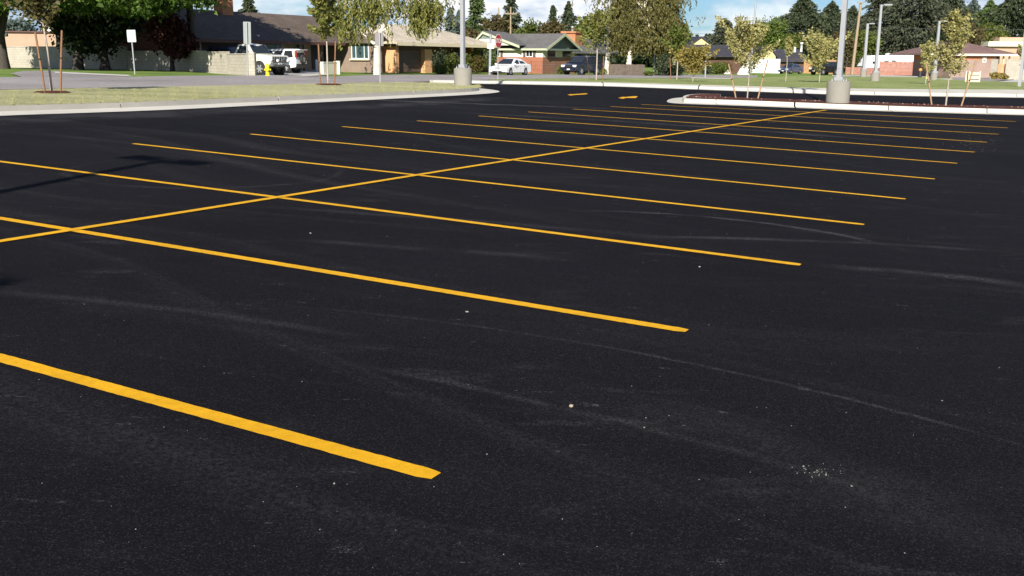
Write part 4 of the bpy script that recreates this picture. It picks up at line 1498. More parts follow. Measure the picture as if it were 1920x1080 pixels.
d_ = h.part('door', M['door_blue'], b)
b = MB(); b.box((dx1 - 0.12, 1.48, 1.0), (0.05, 0.1, 0.14)); h.part('handle', M['chrome'], b, d_)
h.window(h.x(556, 1.6), h.x(562, 1.6), 0.9, 2.1, 1.6, 'metal_grey', bars=0)
h.window(h.x(606, 1.6), h.x(612, 1.6), 0.5, 2.2, 1.6, 'metal_grey', bars=0)
h.window(h.x(632, 1.6), h.x(638, 1.6), 0.5, 2.2, 1.6, 'white', bars=0)
for px in (566, 600):
    b = MB(); xx = h.x(px, -0.4); b.box((xx, -0.6, ze / 2 - 0.1), (0.12, 0.12, ze), bev=0.01); h.part('porch_post', M['wall_dark'], b)
wa, wb_ = h.pside(691, 113, xr)[0], h.pside(661, 113, xr)[0]
h.side_window(wa, wb_, h.pside(676, 109, xr)[1], h.pside(676, 82, xr)[1], xr, 'white', 'glass_teal')
b = MB(); b.box((h.x(438), -0.12, h.z(438, 70.5)), (0.2, 0.2, 0.34), bev=0.03); h.part('wall_lamp', M['black'], b)
b = MB(); b.box((h.x(484), -0.1, h.z(484, 67)), (0.14, 0.2, 0.12), bev=0.02); h.part('wall_lamp', M['white'], b)
xa = h.x(426, 4.0)
b = MB(); b.span(xa - 0.6, xa + 0.6, 3.6, 4.6, zr - 1.4, zr + 1.3)
ch = h.part('chimney', M['brick_orange'], b, rf)

# --- cream-roofed house with peach garage: the lit end wall faces the lot, the garage front faces the street
h = House('cream_roof_house', 'ranch house with pale cream hip roof and peach brick garage', 742, 92, 60)
x0, x1 = 0.0, h.x(914)
ze = h.z(775, 80)
zr = h.z(800, 49, 4.8)
g0, g1 = h.x(748), h.x(797)
gz = h.z(770, 92)
xw = h.x(810)
b = MB()
b.span(x0, g0, 0, 9.2, -0.3, ze - 0.35)
h.part('end_wall', M['wall_peach'], b)
b = MB(); b.span(g1, xw, 0, 3, -0.3, gz); h.part('pier', M['wall_peach'], b)
b = MB()
b.span(g0, xw, 0.003, 9.2, gz + 0.003, ze - 0.1); b.span(x0, g0, 0.003, 9.2, ze - 0.347, ze - 0.1); b.span(g0, g1, 0.7, 9.2, -0.3, gz)
h.part('wall', M['wall_dark'], b)
b = MB(); b.span(xw, x1, 2.0, 9.2, -0.3, 0.9)
h.part('wainscot', M['brick_orange'], b)
b = MB(); b.span(xw, x1, 2.05, 9.2, 0.903, ze - 0.1)
h.part('upper_wall', M['wall_dark'], b)
rf = h.hip_roof(x0 - 0.2, x1 + 0.5, 0, 9.4, ze, zr, 4.6, 'roof_cream', over=0.7)
b = MB(); b.span(x0 - 0.85, x1 + 1.1, -0.765, -0.71, ze - 0.3, ze - 0.02); h.part('fascia', M['pale_wood'], b)
h.garage(g0 + 0.02, g1 - 0.02, gz - 0.01, 0.5, 'door_brown', 5)
h.window(h.x(846, 2), h.x(860, 2), 1.0, 2.2, 2.0, 'wall_dark')
h.window(h.x(892, 2), h.x(904, 2), 1.0, 2.2, 2.0, 'wall_dark')
b = MB(); b.box((h.x(882, 1.0), 1.0, 1.2), (0.28, 0.28, 2.5), bev=0.01); h.part('porch_post', M['brick_orange'], b)
b = MB(); b.lathe([(0.1, -0.2), (0.1, 0.25), (0.2, 0.3), (0.2, 0.42), (0.02, 0.5)], 10, Matrix.Translation((h.x(821, 4.6), 4.6, zr + 0.02))); h.part('roof_vent', M['white'], b, rf)

# --- green-gabled brick house: long lit side faces the lot, its gable end faces the street at the right
h = House('green_gable_house', 'brick and cream house with sage green gables and orange chimney', 1018, 104, -30)
x0 = h.x(905)
xe = 0.0
ye = h.pside(1078, 113, 0)[0]
yz = h.pside(1150, 113, 0)[0]
ze = h.z(980, 90)
zb = h.z(980, 107)
zr = h.z(1000, 63, ye / 2)
b = MB(); b.span(x0, xe, 0, ye, -0.3, zb); h.part('brick_base', M['brick_red'], b)
b = MB(); b.span(x0, xe - 0.04, 0.04, ye, zb + 0.002, ze); h.part('wall', M['wall_cream'], b)
b = MB(); b.span(x0 + 2, xe - 0.5, ye + 0.01, yz, -0.3, ze - 0.2); h.part('rear_wing_wall', M['gable_green'], b)
rf, za = h.gable_roof(x0 - 0.5, xe + 0.6, 0, ye, ze + 0.12, zr, 'roof_grey', over=0.4)
h.front_gable(x0 + 2, xe + 0.2, ye * 0.75, yz + 0.5, ze - 0.1, zr - 0.35, 'roof_grey', over=0.6, name='rear_wing_roof')
b = MB(); b.span(x0 - 0.5, xe + 0.6, -0.46, -0.405, za - 0.2, za - 0.01); h.part('fascia', M['trim_green'], b)
b = MB(); b.add([(xe + 0.003, 0.05, ze), (xe + 0.003, ye - 0.05, ze), (xe + 0.003, ye / 2, zr - 0.16), (xe - 0.1, 0.05, ze), (xe - 0.1, ye - 0.05, ze), (xe - 0.1, ye / 2, zr - 0.16)], [(0, 1, 2), (5, 4, 3), (0, 2, 5, 3), (1, 4, 5, 2)])
h.part('gable', M['gable_green'], b)
b = MB()
for ya in (-0.4, ye + 0.4):
    q = [Vector((xe + 0.61, ya, za)), Vector((xe + 0.61, ye / 2, zr))]
    vs = [q[0], q[1], q[1] + Vector((0, 0, -0.28)), q[0] + Vector((0, 0, -0.28))]
    vs += [v + Vector((0.05, 0, 0)) for v in vs]
    b.add(vs, [(0, 1, 2, 3), (7, 6, 5, 4), (0, 4, 5, 1), (1, 5, 6, 2), (2, 6, 7, 3), (3, 7, 4, 0)])
h.part('bargeboard', M['trim_green'], b)
b = MB(); b.span(xe + 0.02, xe + 0.62, 0, ye, za - 0.2, za - 0.02); h.part('eave_return', M['gable_green'], b)


def gable(h, pxl, pxr, pyb, pxt, pyt, y, mat, fill, trim):
    a, c, t_ = h.x(pxl, y), h.x(pxr, y), h.p(pxt, pyt, y)
    zb_ = h.z(pxt, pyb, y)
    b = MB(); b.prism([(a, zb_), (c, zb_), (t_[0], t_[1])], y, y + 0.1)
    g = h.part('gable', M[mat], b)
    if fill:
        b = MB(); b.prism([(a + (c - a) * 0.10, zb_ + 0.04), (c - (c - a) * 0.12, zb_ + 0.04), (t_[0] + (c - t_[0]) * 0.40, zb_ + (t_[1] - zb_) * 0.48), (t_[0] - (t_[0] - a) * 0.36, zb_ + (t_[1] - zb_) * 0.48)], y - 0.03, y - 0.003)
        h.part('gable_panel', M[fill], b, g)
    b = MB()
    for (ex, s_) in ((a, -1), (c, 1)):
        d = Vector((ex - t_[0], 0, zb_ - t_[1])); L = d.length; d.normalize()
        e = d * (L * 1.04)
        q = [Vector((t_[0], y - 0.25, t_[1] + 0.05)), Vector((t_[0] + e.x, y - 0.25, t_[1] + e.z + 0.05))]
        vs = [q[0], q[1], q[1] + Vector((0, 0, -0.24)), q[0] + Vector((0, 0, -0.24))]
        vs += [v + Vector((0, 0.06, 0)) for v in vs]
        b.add(vs, [(0, 1, 2, 3), (7, 6, 5, 4), (0, 4, 5, 1), (1, 5, 6, 2), (2, 6, 7, 3), (3, 7, 4, 0)])
    h.part('bargeboard', M[trim], b)
    b = MB()
    ym = y + 4.2
    vs = [(a - 0.2, y - 0.24, zb_ - 0.02), (t_[0], y - 0.24, t_[1] + 0.07), (c + 0.2, y - 0.24, zb_ - 0.02), (a - 0.2, ym, zb_ - 0.02), (t_[0], ym, t_[1] + 0.07), (c + 0.2, ym, zb_ - 0.02)]
    vs += [(v[0], v[1], v[2] + 0.06) for v in vs]
    b.add(vs, [(0, 1, 4, 3), (1, 2, 5, 4), (9, 10, 7, 6), (10, 11, 8, 7), (0, 6, 7, 1), (1, 7, 8, 2), (5, 11, 10, 4), (4, 10, 9, 3), (3, 9, 6, 0), (2, 8, 11, 5)])
    h.part('gable_roof', M['roof_grey'], b)


gable(h, 884, 973, 85.5, 907, 60, -0.9, 'gable_green', 'wall_cream', 'trim_green')
h.window(h.x(930), h.x(937), h.z(936, 105), h.z(936, 95), 0.0, 'white', bars=0)
h.window(h.x(987), h.x(998), h.z(992, 105.5), h.z(992, 95), 0.0, 'white', bars=1)
for a_, c_ in ((981.2, 985.6), (999.6, 1004), (938.8, 942.5)):
    b = MB(); b.span(h.x(a_), h.x(c_), -0.06, 0.03, h.z(992, 106.5), h.z(992, 93.5)); h.part('shutter', M['shutter'], b)
for p0, p1 in ((1027, 1040), (1055, 1069)):
    ya, yb_ = h.pside(p0, 113, 0)[0], h.pside(p1, 113, 0)[0]
    b = MB(); b.span(-0.02, 0.06, ya, yb_, zb + 0.05, ze - 0.2); f = h.part('window', M['shutter'], b)
    b = MB(); b.span(0.061, 0.07, ya + 0.1, yb_ - 0.1, zb + 0.15, ze - 0.3); h.part('pane', M['glass'], b, f)
b = MB(); b.span(-0.45, -0.40, h.pside(1084, 113, -.4)[0], h.pside(1090, 113, -.4)[0], 0, 2.1); h.part('door', M['door_dark'], b)
xq = -1.6
yq = h.pside(1073, 76, xq)
wq = h.pside(1084, 76, xq)[0] - h.pside(1063, 76, xq)[0]
zq = h.pside(1073, 59, xq)[1]
b = MB(); b.span(xq - 0.8, xq + 0.8, yq[0] - wq * 0.32, yq[0] + wq * 0.32, 1.5, zq - 0.2); b.span(xq - 0.92, xq + 0.92, yq[0] - wq * 0.38, yq[0] + wq * 0.38, zq - 0.197, zq)
c_ = h.part('chimney', M['brick_orange'], b, rf)
b = MB(); b.lathe([(0.14, 0), (0.14, 0.35), (0.2, 0.36), (0.2, 0.5), (0.02, 0.6)], 10, Matrix.Translation((xq, yq[0], zq + 0.004))); h.part('chimney_cap', M['metal'], b, c_)

# --- tan flat-roofed building, far left
h = House('tan_building', 'low tan stucco building behind the sunlit boundary wall', 20, 92, 12, 'building')
x0, xm, x1 = h.x(-60), h.x(20), h.x(108)
zt = h.z(60, 61)
b = MB(); b.span(xm, x1, 0, 12, -0.3, zt); h.part('wall', M['wall_tan'], b)
b = MB(); b.span(x0, xm, 1.2, 11, -0.3, zt - 0.35); h.part('side_wing', M['wall_tan'], b)
b = MB(); b.span(xm - 0.2, x1 + 0.2, -0.2, 12.2, zt, zt + 0.12); h.part('roof_edge', M['trim_brown'], b)
b = MB(); b.span(h.x(80), h.x(107), 0.6, 6, zt + 0.12, zt + 0.6); h.part('roof_unit', M['white'], b)

# --- far houses on the right
h = House('cream_house', 'two-storey cream house with dark roof behind the golden young tree', 1290, 155, 6)
x0, x1, xg = h.x(1274), h.x(1338), h.x(1300)
ze = h.z(1284, 86)
b = MB(); b.span(x0, x1, 0, 9, -0.3, ze); h.part('wall', M['wall_yellow'], b)
rf = h.gable_roof(x0 - 0.4, xg + 3, 1.2, 9, ze, h.z(1290, 68, 4.5), 'roof_dark', over=0.6)[0]
a, c = h.x(1288), h.x(1336)
b = MB(); b.prism([(a, ze), (c, ze), (h.x(1313), h.z(1313, 69.5))], -0.05, 0.25); h.part('gable', M['wall_yellow'], b)
h.front_gable(a, c, -0.35, 7, ze, h.z(1313, 68.5), 'roof_dark', over=0.3)
h.window(h.x(1279.5), h.x(1284), h.z(1281, 101), h.z(1281, 90), 0, 'white')
h = House('charcoal_roof_house', 'low house under a wide charcoal roof, behind the clipped hedge', 1340, 138, 14)
x0, x1 = h.x(1311), h.x(1400)
b = MB(); b.span(x0, x1, 0, 8, -0.3, h.z(1340, 103)); h.part('wall', M['wall_dark'], b)
h.gable_roof(x0 - 0.6, x1 + 0.4, 0, 8, h.z(1340, 101.5), h.z(1340, 84, 4), 'roof_dark', over=0.7)
h = House('yellow_gable_house', 'house with pale yellow gable end and charcoal roof beyond the white fence', 1440, 178, 10)
a, c = h.x(1427), h.x(1454)
ze = h.z(1440, 104)
b = MB(); b.span(a, c, 0, 6, -0.3, ze); b.prism([(a, ze), (c, ze), (h.x(1440), h.z(1440, 88.5))], 0.0, 0.4); h.part('gable', M['wall_yellow'], b)
h.front_gable(a, c, -0.3, 6, ze, h.z(1440, 87.5), 'roof_dark', over=0.3)
x1 = h.x(1515)
b = MB(); b.span(c, x1, 1.0, 9, -0.3, h.z(1480, 111, 1)); h.part('wall', M['wall_dark'], b)
rf = h.gable_roof(c - 0.5, x1 + 0.5, 1.0, 9, h.z(1480, 111.5, 1), h.z(1480, 92, 5), 'roof_dark', over=0.6)[0]
b = MB(); b.lathe([(0.22, 0), (0.22, 1.3), (0.32, 1.32), (0.32, 1.6)], 10, Matrix.Translation((h.x(1501, 4), 4, h.z(1501, 97, 4)))); h.part('roof_vent', M['white'], b, rf)
b = MB(); b.lathe([(0.2, 0), (0.2, 0.9)], 10, Matrix.Translation((h.x(1489, 3.4), 3.4, h.z(1489, 98, 3.4)))); h.part('roof_vent', M['white'], b, rf)
h.window(h.x(1478, 1), h.x(1486, 1), 0.9, 2.0, 1.0, 'wall_cream')
h = House('mauve_roof_house', 'brick house with mauve hip roof and cream fascia, behind the slatted rack', 1830, 132, 8)
x0, x1 = h.x(1782), h.x(1868)
ze = h.z(1830, 101)
b = MB(); b.span(x0, x1, 0, 9, h.z(1830, 112), ze); h.part('wall', M['brick_orange'], b)
b = MB(); b.span(x0, x1, -0.04, 9, -0.3, h.z(1830, 112) - 0.003); h.part('wainscot', M['brick_pink'], b)
b = MB(); b.span(x1, h.x(1905), 3.5, 9, -0.3, ze); h.part('carport_wall', M['wall_dark'], b)
xl, xr = h.x(1742), h.x(1900)
rf = h.hip_roof(xl, xr, -0.2, 9.4, ze, h.z(1815, 76.5, 4.5), 5.2, 'roof_mauve', over=0.35)
b = MB(); b.span(xl - 0.35, xr + 0.35, -0.61, -0.555, ze - 0.24, ze - 0.0); h.part('fascia', M['wall_cream'], b)
h.window(h.x(1843), h.x(1848), h.z(1846, 116), h.z(1846, 108), 0, 'white', 'white', 0)
for px in (1882, 1893):
    b = MB(); b.box((h.x(px, 0), 0.1, ze / 2), (0.16, 0.16, ze - 0.02)); h.part('carport_post', M['pale_wood'], b)
h = House('white_roof_building', 'pale flat-roofed building behind the mauve-roofed house', 1885, 165, 0, 'building')
b = MB(); b.span(h.x(1852), h.x(1940), 0, 9, -0.3, h.z(1885, 87)); h.part('wall', M['wall_tan'], b)
b = MB(); b.span(h.x(1847), h.x(1945), -0.6, 10, h.z(1885, 87), h.z(1885, 78)); h.part('roof', M['wall_cream'], b)
b = MB(); b.span(h.x(1892), h.x(1940), 4, 8, h.z(1885, 78, 4), h.z(1900, 70, 4)); h.part('roof_unit', M['wall_tan'], b)


# ---------------------------------------------------------------- walls and fences
def wall_run(name, label, cat, pts, hgt, th, mat, cap=None, pillar=False):
    """Straight pieces between ground points."""
    P = pts
    o = thing(name, label, cat, P[0])
    b = MB(); cb = MB()
    for a, c in zip(P, P[1:]):
        d = c - a
        L = Vector((d.x, d.y)).length
        az = math.atan2(d.y, d.x)
        n = max(1, int(L / 4))
        for k in range(n):
            m = a.lerp(c, (k + 0.5) / n) - P[0]
            zz = terrain(m.x + P[0].x, m.y + P[0].y) - P[0].z
            b.box((m.x, m.y, zz + hgt / 2 - 0.1), (L / n - (0.004 if k < n - 1 else 0), th, hgt + 0.2), az)
            if cap: cb.box((m.x, m.y, zz + hgt + cap / 2 + 0.002), (L / n - 0.004, th + 0.06, cap), az)
    b.build('panel', mat, o)
    if cap: cb.build('coping', mat, o)
    if pillar:
        for q in (P[-1],):
            m = q - P[0]
            b = MB(); b.box((m.x, m.y, hgt / 2), (0.45, 0.45, hgt + 0.25), bev=0.02); b.build('pillar', mat, o)
    return o


def gp(px, D):
    return spot(px, D)


wall_run('boundary_wall', 'long pale block wall, mostly in tree shade, behind the roadside lawn', 'wall', [gp(-120, 88), gp(60, 84), gp(240, 78.5)], 1.6, 0.2, M['block'], 0.08)
wall_run('garden_wall', 'lower block wall dappled with shade, running to the pickup', 'wall', [gp(241, 78), gp(345, 73), gp(428, 65.5)], 1.3, 0.2, M['block'], 0.07)
o = wall_run('garden_wall', 'sunlit block wall end with open pattern course, beside the pickup wheel', 'wall', [gp(428.5, 65.3), gp(472, 61.5)], 1.2, 0.2, M['block'], 0.06, True)
# open pattern course: short upright blocks between two rails
b = MB()
P0, P1 = gp(428.5, 65.3), gp(472, 61.5)
for k in range(15):
    q = P0.lerp(P1, (k + 0.5) / 15) - P0
    b.box((q.x, q.y - 0.115, 1.02), (0.07, 0.03, 0.12), math.atan2(P1.y - P0.y, P1.x - P0.x))
b.build('pattern_course', M['fence_grey'], o)

wall_run('white_fence', 'white vinyl fence in front of the yellow-gabled house', 'fence', [gp(1384, 158), gp(1463, 158)], 2.0, 0.06, M['vinyl'], 0.06)
wall_run('board_fence', 'orange board fence behind the wide young tree', 'fence', [gp(1508, 165), gp(1568, 160)], 2.1, 0.06, M['fence_orange'])


def board_fence(name, label, a, c, hgt, mat, bw=0.14):
    o = thing(name, label, 'fence', a)
    d = c - a
    L = Vector((d.x, d.y)).length
    az = math.atan2(d.y, d.x)
    n = int(L / bw)
    b = MB()
    for k in range(n):
        q = a.lerp(c, (k + 0.5) / n) - a
        zz = terrain(a.x + q.x, a.y + q.y) - a.z
        hh = hgt * random.uniform(0.97, 1.02)
        b.box((q.x, q.y, zz + hh / 2 - 0.05), (bw * 0.9, 0.025, hh + 0.1), az)
    b.build('boards', mat, o)
    b = MB()
    for zz in (0.35, hgt - 0.3):
        m = d * 0.5
        b.box((m.x, m.y + 0.05, m.z + zz), (L, 0.05, 0.09), az)
    b.build('rails', mat, o)
    for k in range(int(L / 2.4) + 1):
        q = a.lerp(c, min(1, k * 2.4 / L)) - a
        b = MB(); b.box((q.x, q.y + 0.09, terrain(a.x + q.x, a.y + q.y) - a.z + hgt / 2), (0.1, 0.1, hgt + 0.06)); b.build('post', mat, o)
    return o


board_fence('board_fence', 'tall reddish board fence in front of the trailer side', gp(1651, 150), gp(1724, 146), 1.95, M['fence_red'])
board_fence('board_fence', 'low reddish board fence under the trailer nose', gp(1588, 155), gp(1650.5, 150.5), 1.05, M['fence_red'])
board_fence('board_fence', 'weathered brown fence in the shade of the huge weeping tree', gp(1143, 99), gp(1209, 100), 1.05, M['fence_grey'])


def mesh_fence(name, label, a, c, hgt, step, wire=0.012, posts=0.03, cellw=0.35):
    o = thing(name, label, 'fence', a)
    d = c - a
    L = Vector((d.x, d.y)).length
    b = MB()
    n = int(L / cellw)
    for k in range(n + 1):
        q = d * (k / n)
        b.tube([(q.x, q.y, q.z), (q.x, q.y, q.z + hgt)], wire / 2, 4, False)
    for k in range(int(hgt / cellw) + 1):
        zz = hgt * k / int(hgt / cellw)
        b.tube([(0, 0, zz), (d.x, d.y, d.z + zz)], wire / 2, 4, False)
    b.build('wire_mesh', M['metal_dark'], o)
    for k in range(int(L / step) + 1):
        q = d * min(1, k * step / L)
        b = MB(); b.tube([(q.x, q.y, q.z - 0.1), (q.x, q.y, q.z + hgt + 0.08)], posts, 7); b.build('post', M['metal_dark'], o)


mesh_fence('wire_fence', 'thin wire fence before the brick wall of the green-gabled house', gp(996, 99), gp(1062, 104), 1.15, 2.0)
mesh_fence('chain_link_fence', 'grey chain-link fence beside the trailer nose', gp(1588, 158), gp(1620, 156), 2.4, 2.2, 0.02, 0.04, 0.4)
wall_run('enclosure_wall', 'pale concrete enclosure wall with an orange gate opening, near the photo edge', 'wall', [gp(1860, 118), gp(1872, 117.5)], 2.2, 0.2, M['block'], 0.08)
wall_run('enclosure_wall', 'pale concrete enclosure wall behind the last lamp post', 'wall', [gp(1887, 117), gp(1945, 116)], 2.2, 0.2, M['block'], 0.08)
board_fence('wooden_gate', 'orange wooden gate between the pale enclosure walls', gp(1872.3, 117.8), gp(1886.8, 117.4), 1.75, M['fence_orange'])
bush('shrub', 'dry clump of tall grass before the orange gate', spot(1873, 115.5), 0.9, 0.5, 0.9, M['l_gold'], 600, 0.14, 'shrubs by the houses')
bush('shrub', 'small dry clump at the corner of the enclosure', spot(1888, 115), 0.5, 0.4, 0.6, M['l_gold'], 400, 0.12, 'shrubs by the houses')
# ---------------------------------------------------------------- vehicles
def car(name, label, cat, loc, heading, S, paint, group=None, trim='black'):
    """S: dimensions. Local x forward, y left, z up. The side profile is a closed line with real wheel arches."""
    t = thing(name, label, cat, loc, R(heading), group)
    L, W, wr, wb, xf = S['L'], S['W'], S['wr'], S['wb'], S['xf']      # xf: front axle from the nose
    x1 = L / 2; x0 = -L / 2
    ax_f, ax_r = x1 - xf, x1 - xf - wb
    zb = S['zb']                                                        # sill height
    arch = wr * 1.22

    def arc(xc):
        out = []
        a0 = math.asin(min(0.99, max(-0.99, (zb - wr) / arch)))
        for k in range(11):
            a = math.pi - a0 - (math.pi - 2 * a0) * k / 10
            out.append((xc + arch * math.cos(a), wr + arch * math.sin(a)))
        return out

    low = [(x0 + 0.05, zb + 0.06)] + arc(ax_r) + arc(ax_f) + [(x1 - 0.10, zb + 0.02)]
    up = S['up']                                                        # from the nose over the bonnet to the tail: (x from nose, z)
    prof = low + [(x1 - a, z) for a, z in up]
    n = len(prof)
    zm = max(z for _, z in prof)
    stations = [(-W / 2, 0.90, 0.10), (-W / 2 + 0.035, 0.965, 0.03), (-W / 2 + 0.13, 1.0, 0.0), (W / 2 - 0.13, 1.0, 0.0), (W / 2 - 0.035, 0.965, 0.03), (W / 2, 0.90, 0.10)]
    vs, fs = [], []
    for y, sc, ins in stations:
        for i, (x, z) in enumerate(prof):
            if i < len(low):
                vs.append((x, y, z))
            else:
                xx = x * (1 - ins * 0.35)
                vs.append((xx, y, zb + (z - zb) * (sc if z > wr * 1.6 else 1)))
    m = len(stations)
    for j in range(m - 1):
        for i in range(n):
            i2 = (i + 1) % n
            fs.append((j * n + i, j * n + i2, (j + 1) * n + i2, (j + 1) * n + i))
    fs.append(tuple(range(n)))
    fs.append(tuple(range((m - 1) * n, m * n))[::-1])
    b = MB(); b.add(vs, fs)
    body = b.build('body', M[paint], t)
    # greenhouse
    g = S['cab']                                                         # (x from nose, z) windscreen foot, roof front, roof rear, rear foot
    (fx, fz), (rx, rz), (bx, bz), (ex, ez) = [(x1 - a, z) for a, z in g]
    yb, yt = W / 2 - 0.07, W / 2 - S.get('tumble', 0.26)
    cr = 0.05
    V = {}
    for s in (-1, 1):
        V['f', s] = Vector((fx, s * yb, fz)); V['r', s] = Vector((rx, s * yt, rz)); V['b', s] = Vector((bx, s * yt, bz)); V['e', s] = Vector((ex, s * yb, ez))
    rows = []
    xm = (rx + bx) / 2; zmx = max(rz, bz)
    secs = [(V['f', -1], V['f', 1], 0.02), (V['r', -1] + Vector((0.06, 0, -0.035)), V['r', 1] + Vector((0.06, 0, -0.035)), 0.03), (V['r', -1] - Vector((0.16, 0, -0.012)), V['r', 1] - Vector((0.16, 0, -0.012)), cr), (Vector((xm, -yt, zmx + 0.02)), Vector((xm, yt, zmx + 0.02)), cr), (V['b', -1] + Vector((0.14, 0, 0.012)), V['b', 1] + Vector((0.14, 0, 0.012)), cr), (V['b', -1] + Vector((-0.06, 0, -0.035)), V['b', 1] + Vector((-0.06, 0, -0.035)), 0.03), (V['e', -1], V['e', 1], 0.02)]
    vs, fs = [], []
    for a, c, up_ in secs:
        for k in range(5):
            q = a.lerp(c, k / 4); q = q + Vector((0, 0, up_ * (1 - (k / 2 - 1) ** 2)))
            vs.append(q)
    for j in range(len(secs) - 1):
        for k in range(4):
            fs.append((j * 5 + k, j * 5 + k + 1, (j + 1) * 5 + k + 1, (j + 1) * 5 + k))
    lo = [v.copy() for v in (vs[0], vs[4], vs[-5], vs[-1])]
    for s, k in ((-1, 0), (1, 4)):
        fs.append(tuple(j * 5 + k for j in range(len(secs))))
    fs.append((0, 4, len(vs) - 1, len(vs) - 5))
    b = MB(); b.add(vs, fs)
    b.build('roof', M[paint], t)

    def pane(nm, q, ins, out, mat='glass', parent=None):
        c = sum((Vector(p) for p in q), Vector()) / len(q)
        nrm = (Vector(q[1]) - Vector(q[0])).cross(Vector(q[3]) - Vector(q[0])).normalized()
        if nrm.dot(c - Vector((xm, 0, (fz + rz) / 2))) < 0: nrm = -nrm
        pts = []
        for p in q:
            d = c - Vector(p)
            pts.append(Vector(p) + d.normalized() * ins + nrm * out)
        inner = [p - nrm * 0.03 for p in pts]
        b = MB(); b.add(pts + inner, [(0, 1, 2, 3), (7, 6, 5, 4), (0, 4, 5, 1), (1, 5, 6, 2), (2, 6, 7, 3), (3, 7, 4, 0)])
        return b.build(nm, M[mat], parent or t)

    upv = Vector((0, 0, 0.03))
    pane('windscreen', [V['f', -1] + upv, V['f', 1] + upv, V['r', 1], V['r', -1]], 0.09, 0.035)
    if not S.get('open_bed'):
        pane('rear_window', [V['e', -1] + upv, V['e', 1] + upv, V['b', 1], V['b', -1]], S.get('rw', 0.12), 0.035)
    for s in (-1, 1):
        cuts = S['win']                                                  # fractions along the side glass: pillars between
        for (u0, u1) in cuts:
            lo0, lo1 = V['f', s].lerp(V['e', s], u0), V['f', s].lerp(V['e', s], u1)
            hi0, hi1 = V['r', s].lerp(V['b', s], u0), V['r', s].lerp(V['b', s], u1)
            q = [lo0 + upv * 1.2, lo1 + upv * 1.2, hi1 - upv * 1.6, hi0 - upv * 1.6]
            pane('side_window', q, 0.05, 0.012)
        # door seams and handles
        for u0, u1 in cuts[:S.get('doors', 2)]:
            xx = V['f', s].lerp(V['e', s], (u0 * 0.35 + u1 * 0.65)).x
            b = MB(); b.box((xx, s * (W / 2 + 0.008), fz - 0.13), (0.2, 0.03, 0.035), bev=0.01); b.build('door_handle', M[paint if trim != 'black' else trim], t)
            xs = V['f', s].lerp(V['e', s], u1 + 0.015).x
            b = MB(); b.box((xs, s * (W / 2 - 0.018), (zb + fz) / 2 - 0.02), (0.014, 0.04, fz - zb - 0.2)); b.build('door_seam', M['metal_dark'], t)
        b = MB(); b.box((fx - 0.22, s * (W / 2 + 0.09), fz + 0.05), (0.12, 0.2, 0.14), bev=0.03); b.build('mirror', M[paint if not S.get('black_mirror') else 'black'], t)
        # wheels
        for xc in (ax_f, ax_r):
            T = Matrix.Translation((xc, s * (W / 2 - 0.115), wr)) @ Matrix.Rotation(math.pi / 2, 4, 'X')
            b = MB(); b.lathe([(wr * 0.62, -0.11), (wr * 0.93, -0.115), (wr, -0.08), (wr, 0.08), (wr * 0.93, 0.115), (wr * 0.62, 0.11)], 28, T)
            w = b.build('wheel', M['rubber'], t)
            b = MB()
            b.lathe([(wr * 0.64, -0.085), (wr * 0.64, 0.085)], 28, T)
            for k in range(6):
                a = k * math.pi / 3
                for yy in (-0.1, 0.1):
                    b.box((math.cos(a) * wr * 0.33, math.sin(a) * wr * 0.33, yy), (wr * 0.6, wr * 0.24, 0.03), a, T)
            b.lathe([(wr * 0.17, -0.12), (wr * 0.17, 0.12)], 12, T)
            b.build('rim', M[S.get('rim', 'metal')], w)
            b = MB(); b.lathe([(arch * 0.985, -0.16), (arch * 0.985, 0.03)], 24, Matrix.Translation((xc, s * (W / 2 - 0.2), wr)) @ Matrix.Rotation(math.pi / 2 * s, 4, 'X'))
            b.build('wheel_well', M['black'], t)
    # face
    fxn = x1 - up[0][0]
    hz = S['lamp_z']
    for s in (-1, 1):
        b = MB(); b.box((S.get('lamp_x', x1 - 0.075), s * (W / 2 - S.get('lamp_in', 0.30)), hz), (0.2, S.get('lamp_w', 0.40), S.get('lamp_h', 0.15)), -0.25 * s, bev=0.03); b.build('headlight', M['lamp'], t)
        b = MB(); b.box((x0 + 0.07, s * (W / 2 - 0.07 - S.get('tail_w', 0.26) / 2), S['tail_z']), (0.14, S.get('tail_w', 0.26), S.get('tail_h', 0.18)), bev=0.02); b.build('tail_light', M['tail'], t)
    b = MB()
    gz_ = S.get('grille_z', hz)
    b.box((S.get('grille_x', x1 - 0.03), 0, gz_), (0.1, W - S.get('grille_in', 1.1), S.get('grille_h', 0.14)), bev=0.015)
    gr = b.build('grille', M['black'], t)
    if S.get('bars'):
        b = MB()
        wv = W - S.get('grille_in', 1.1)
        for k in range(S['bars']):
            yy = -wv / 2 + wv * (k + 0.5) / S['bars']
            b.box((S.get('grille_x', x1 - 0.03) + 0.055, yy, gz_), (0.03, wv / S['bars'] * 0.3, S.get('grille_h', 0.14) - 0.03))
        b.build('grille_bar', M['chrome'], gr)
    b = MB(); b.box((x1 - 0.055, 0, S.get('bump_z', zb + 0.14)), (0.17, W - 0.12, S.get('bump_h', 0.2)), bev=0.05); b.build('bumper', M[S.get('bump', paint)], t)
    b = MB(); b.box((x0 + 0.055, 0, S.get('bump_z', zb + 0.14)), (0.17, W - 0.12, S.get('bump_h', 0.2)), bev=0.05); b.build('bumper', M[S.get('bump', paint)], t)
    b = MB(); b.box((x1 - 0.03, 0, zb + 0.09), (0.15, W * 0.55, 0.09), bev=0.01); b.build('air_intake', M['black'], t)
    b = MB(); b.box((x1 + 0.035, 0, S.get('bump_z', zb + 0.14) + 0.02), (0.02, 0.32, 0.13)); b.build('number_plate', M['white'], t)
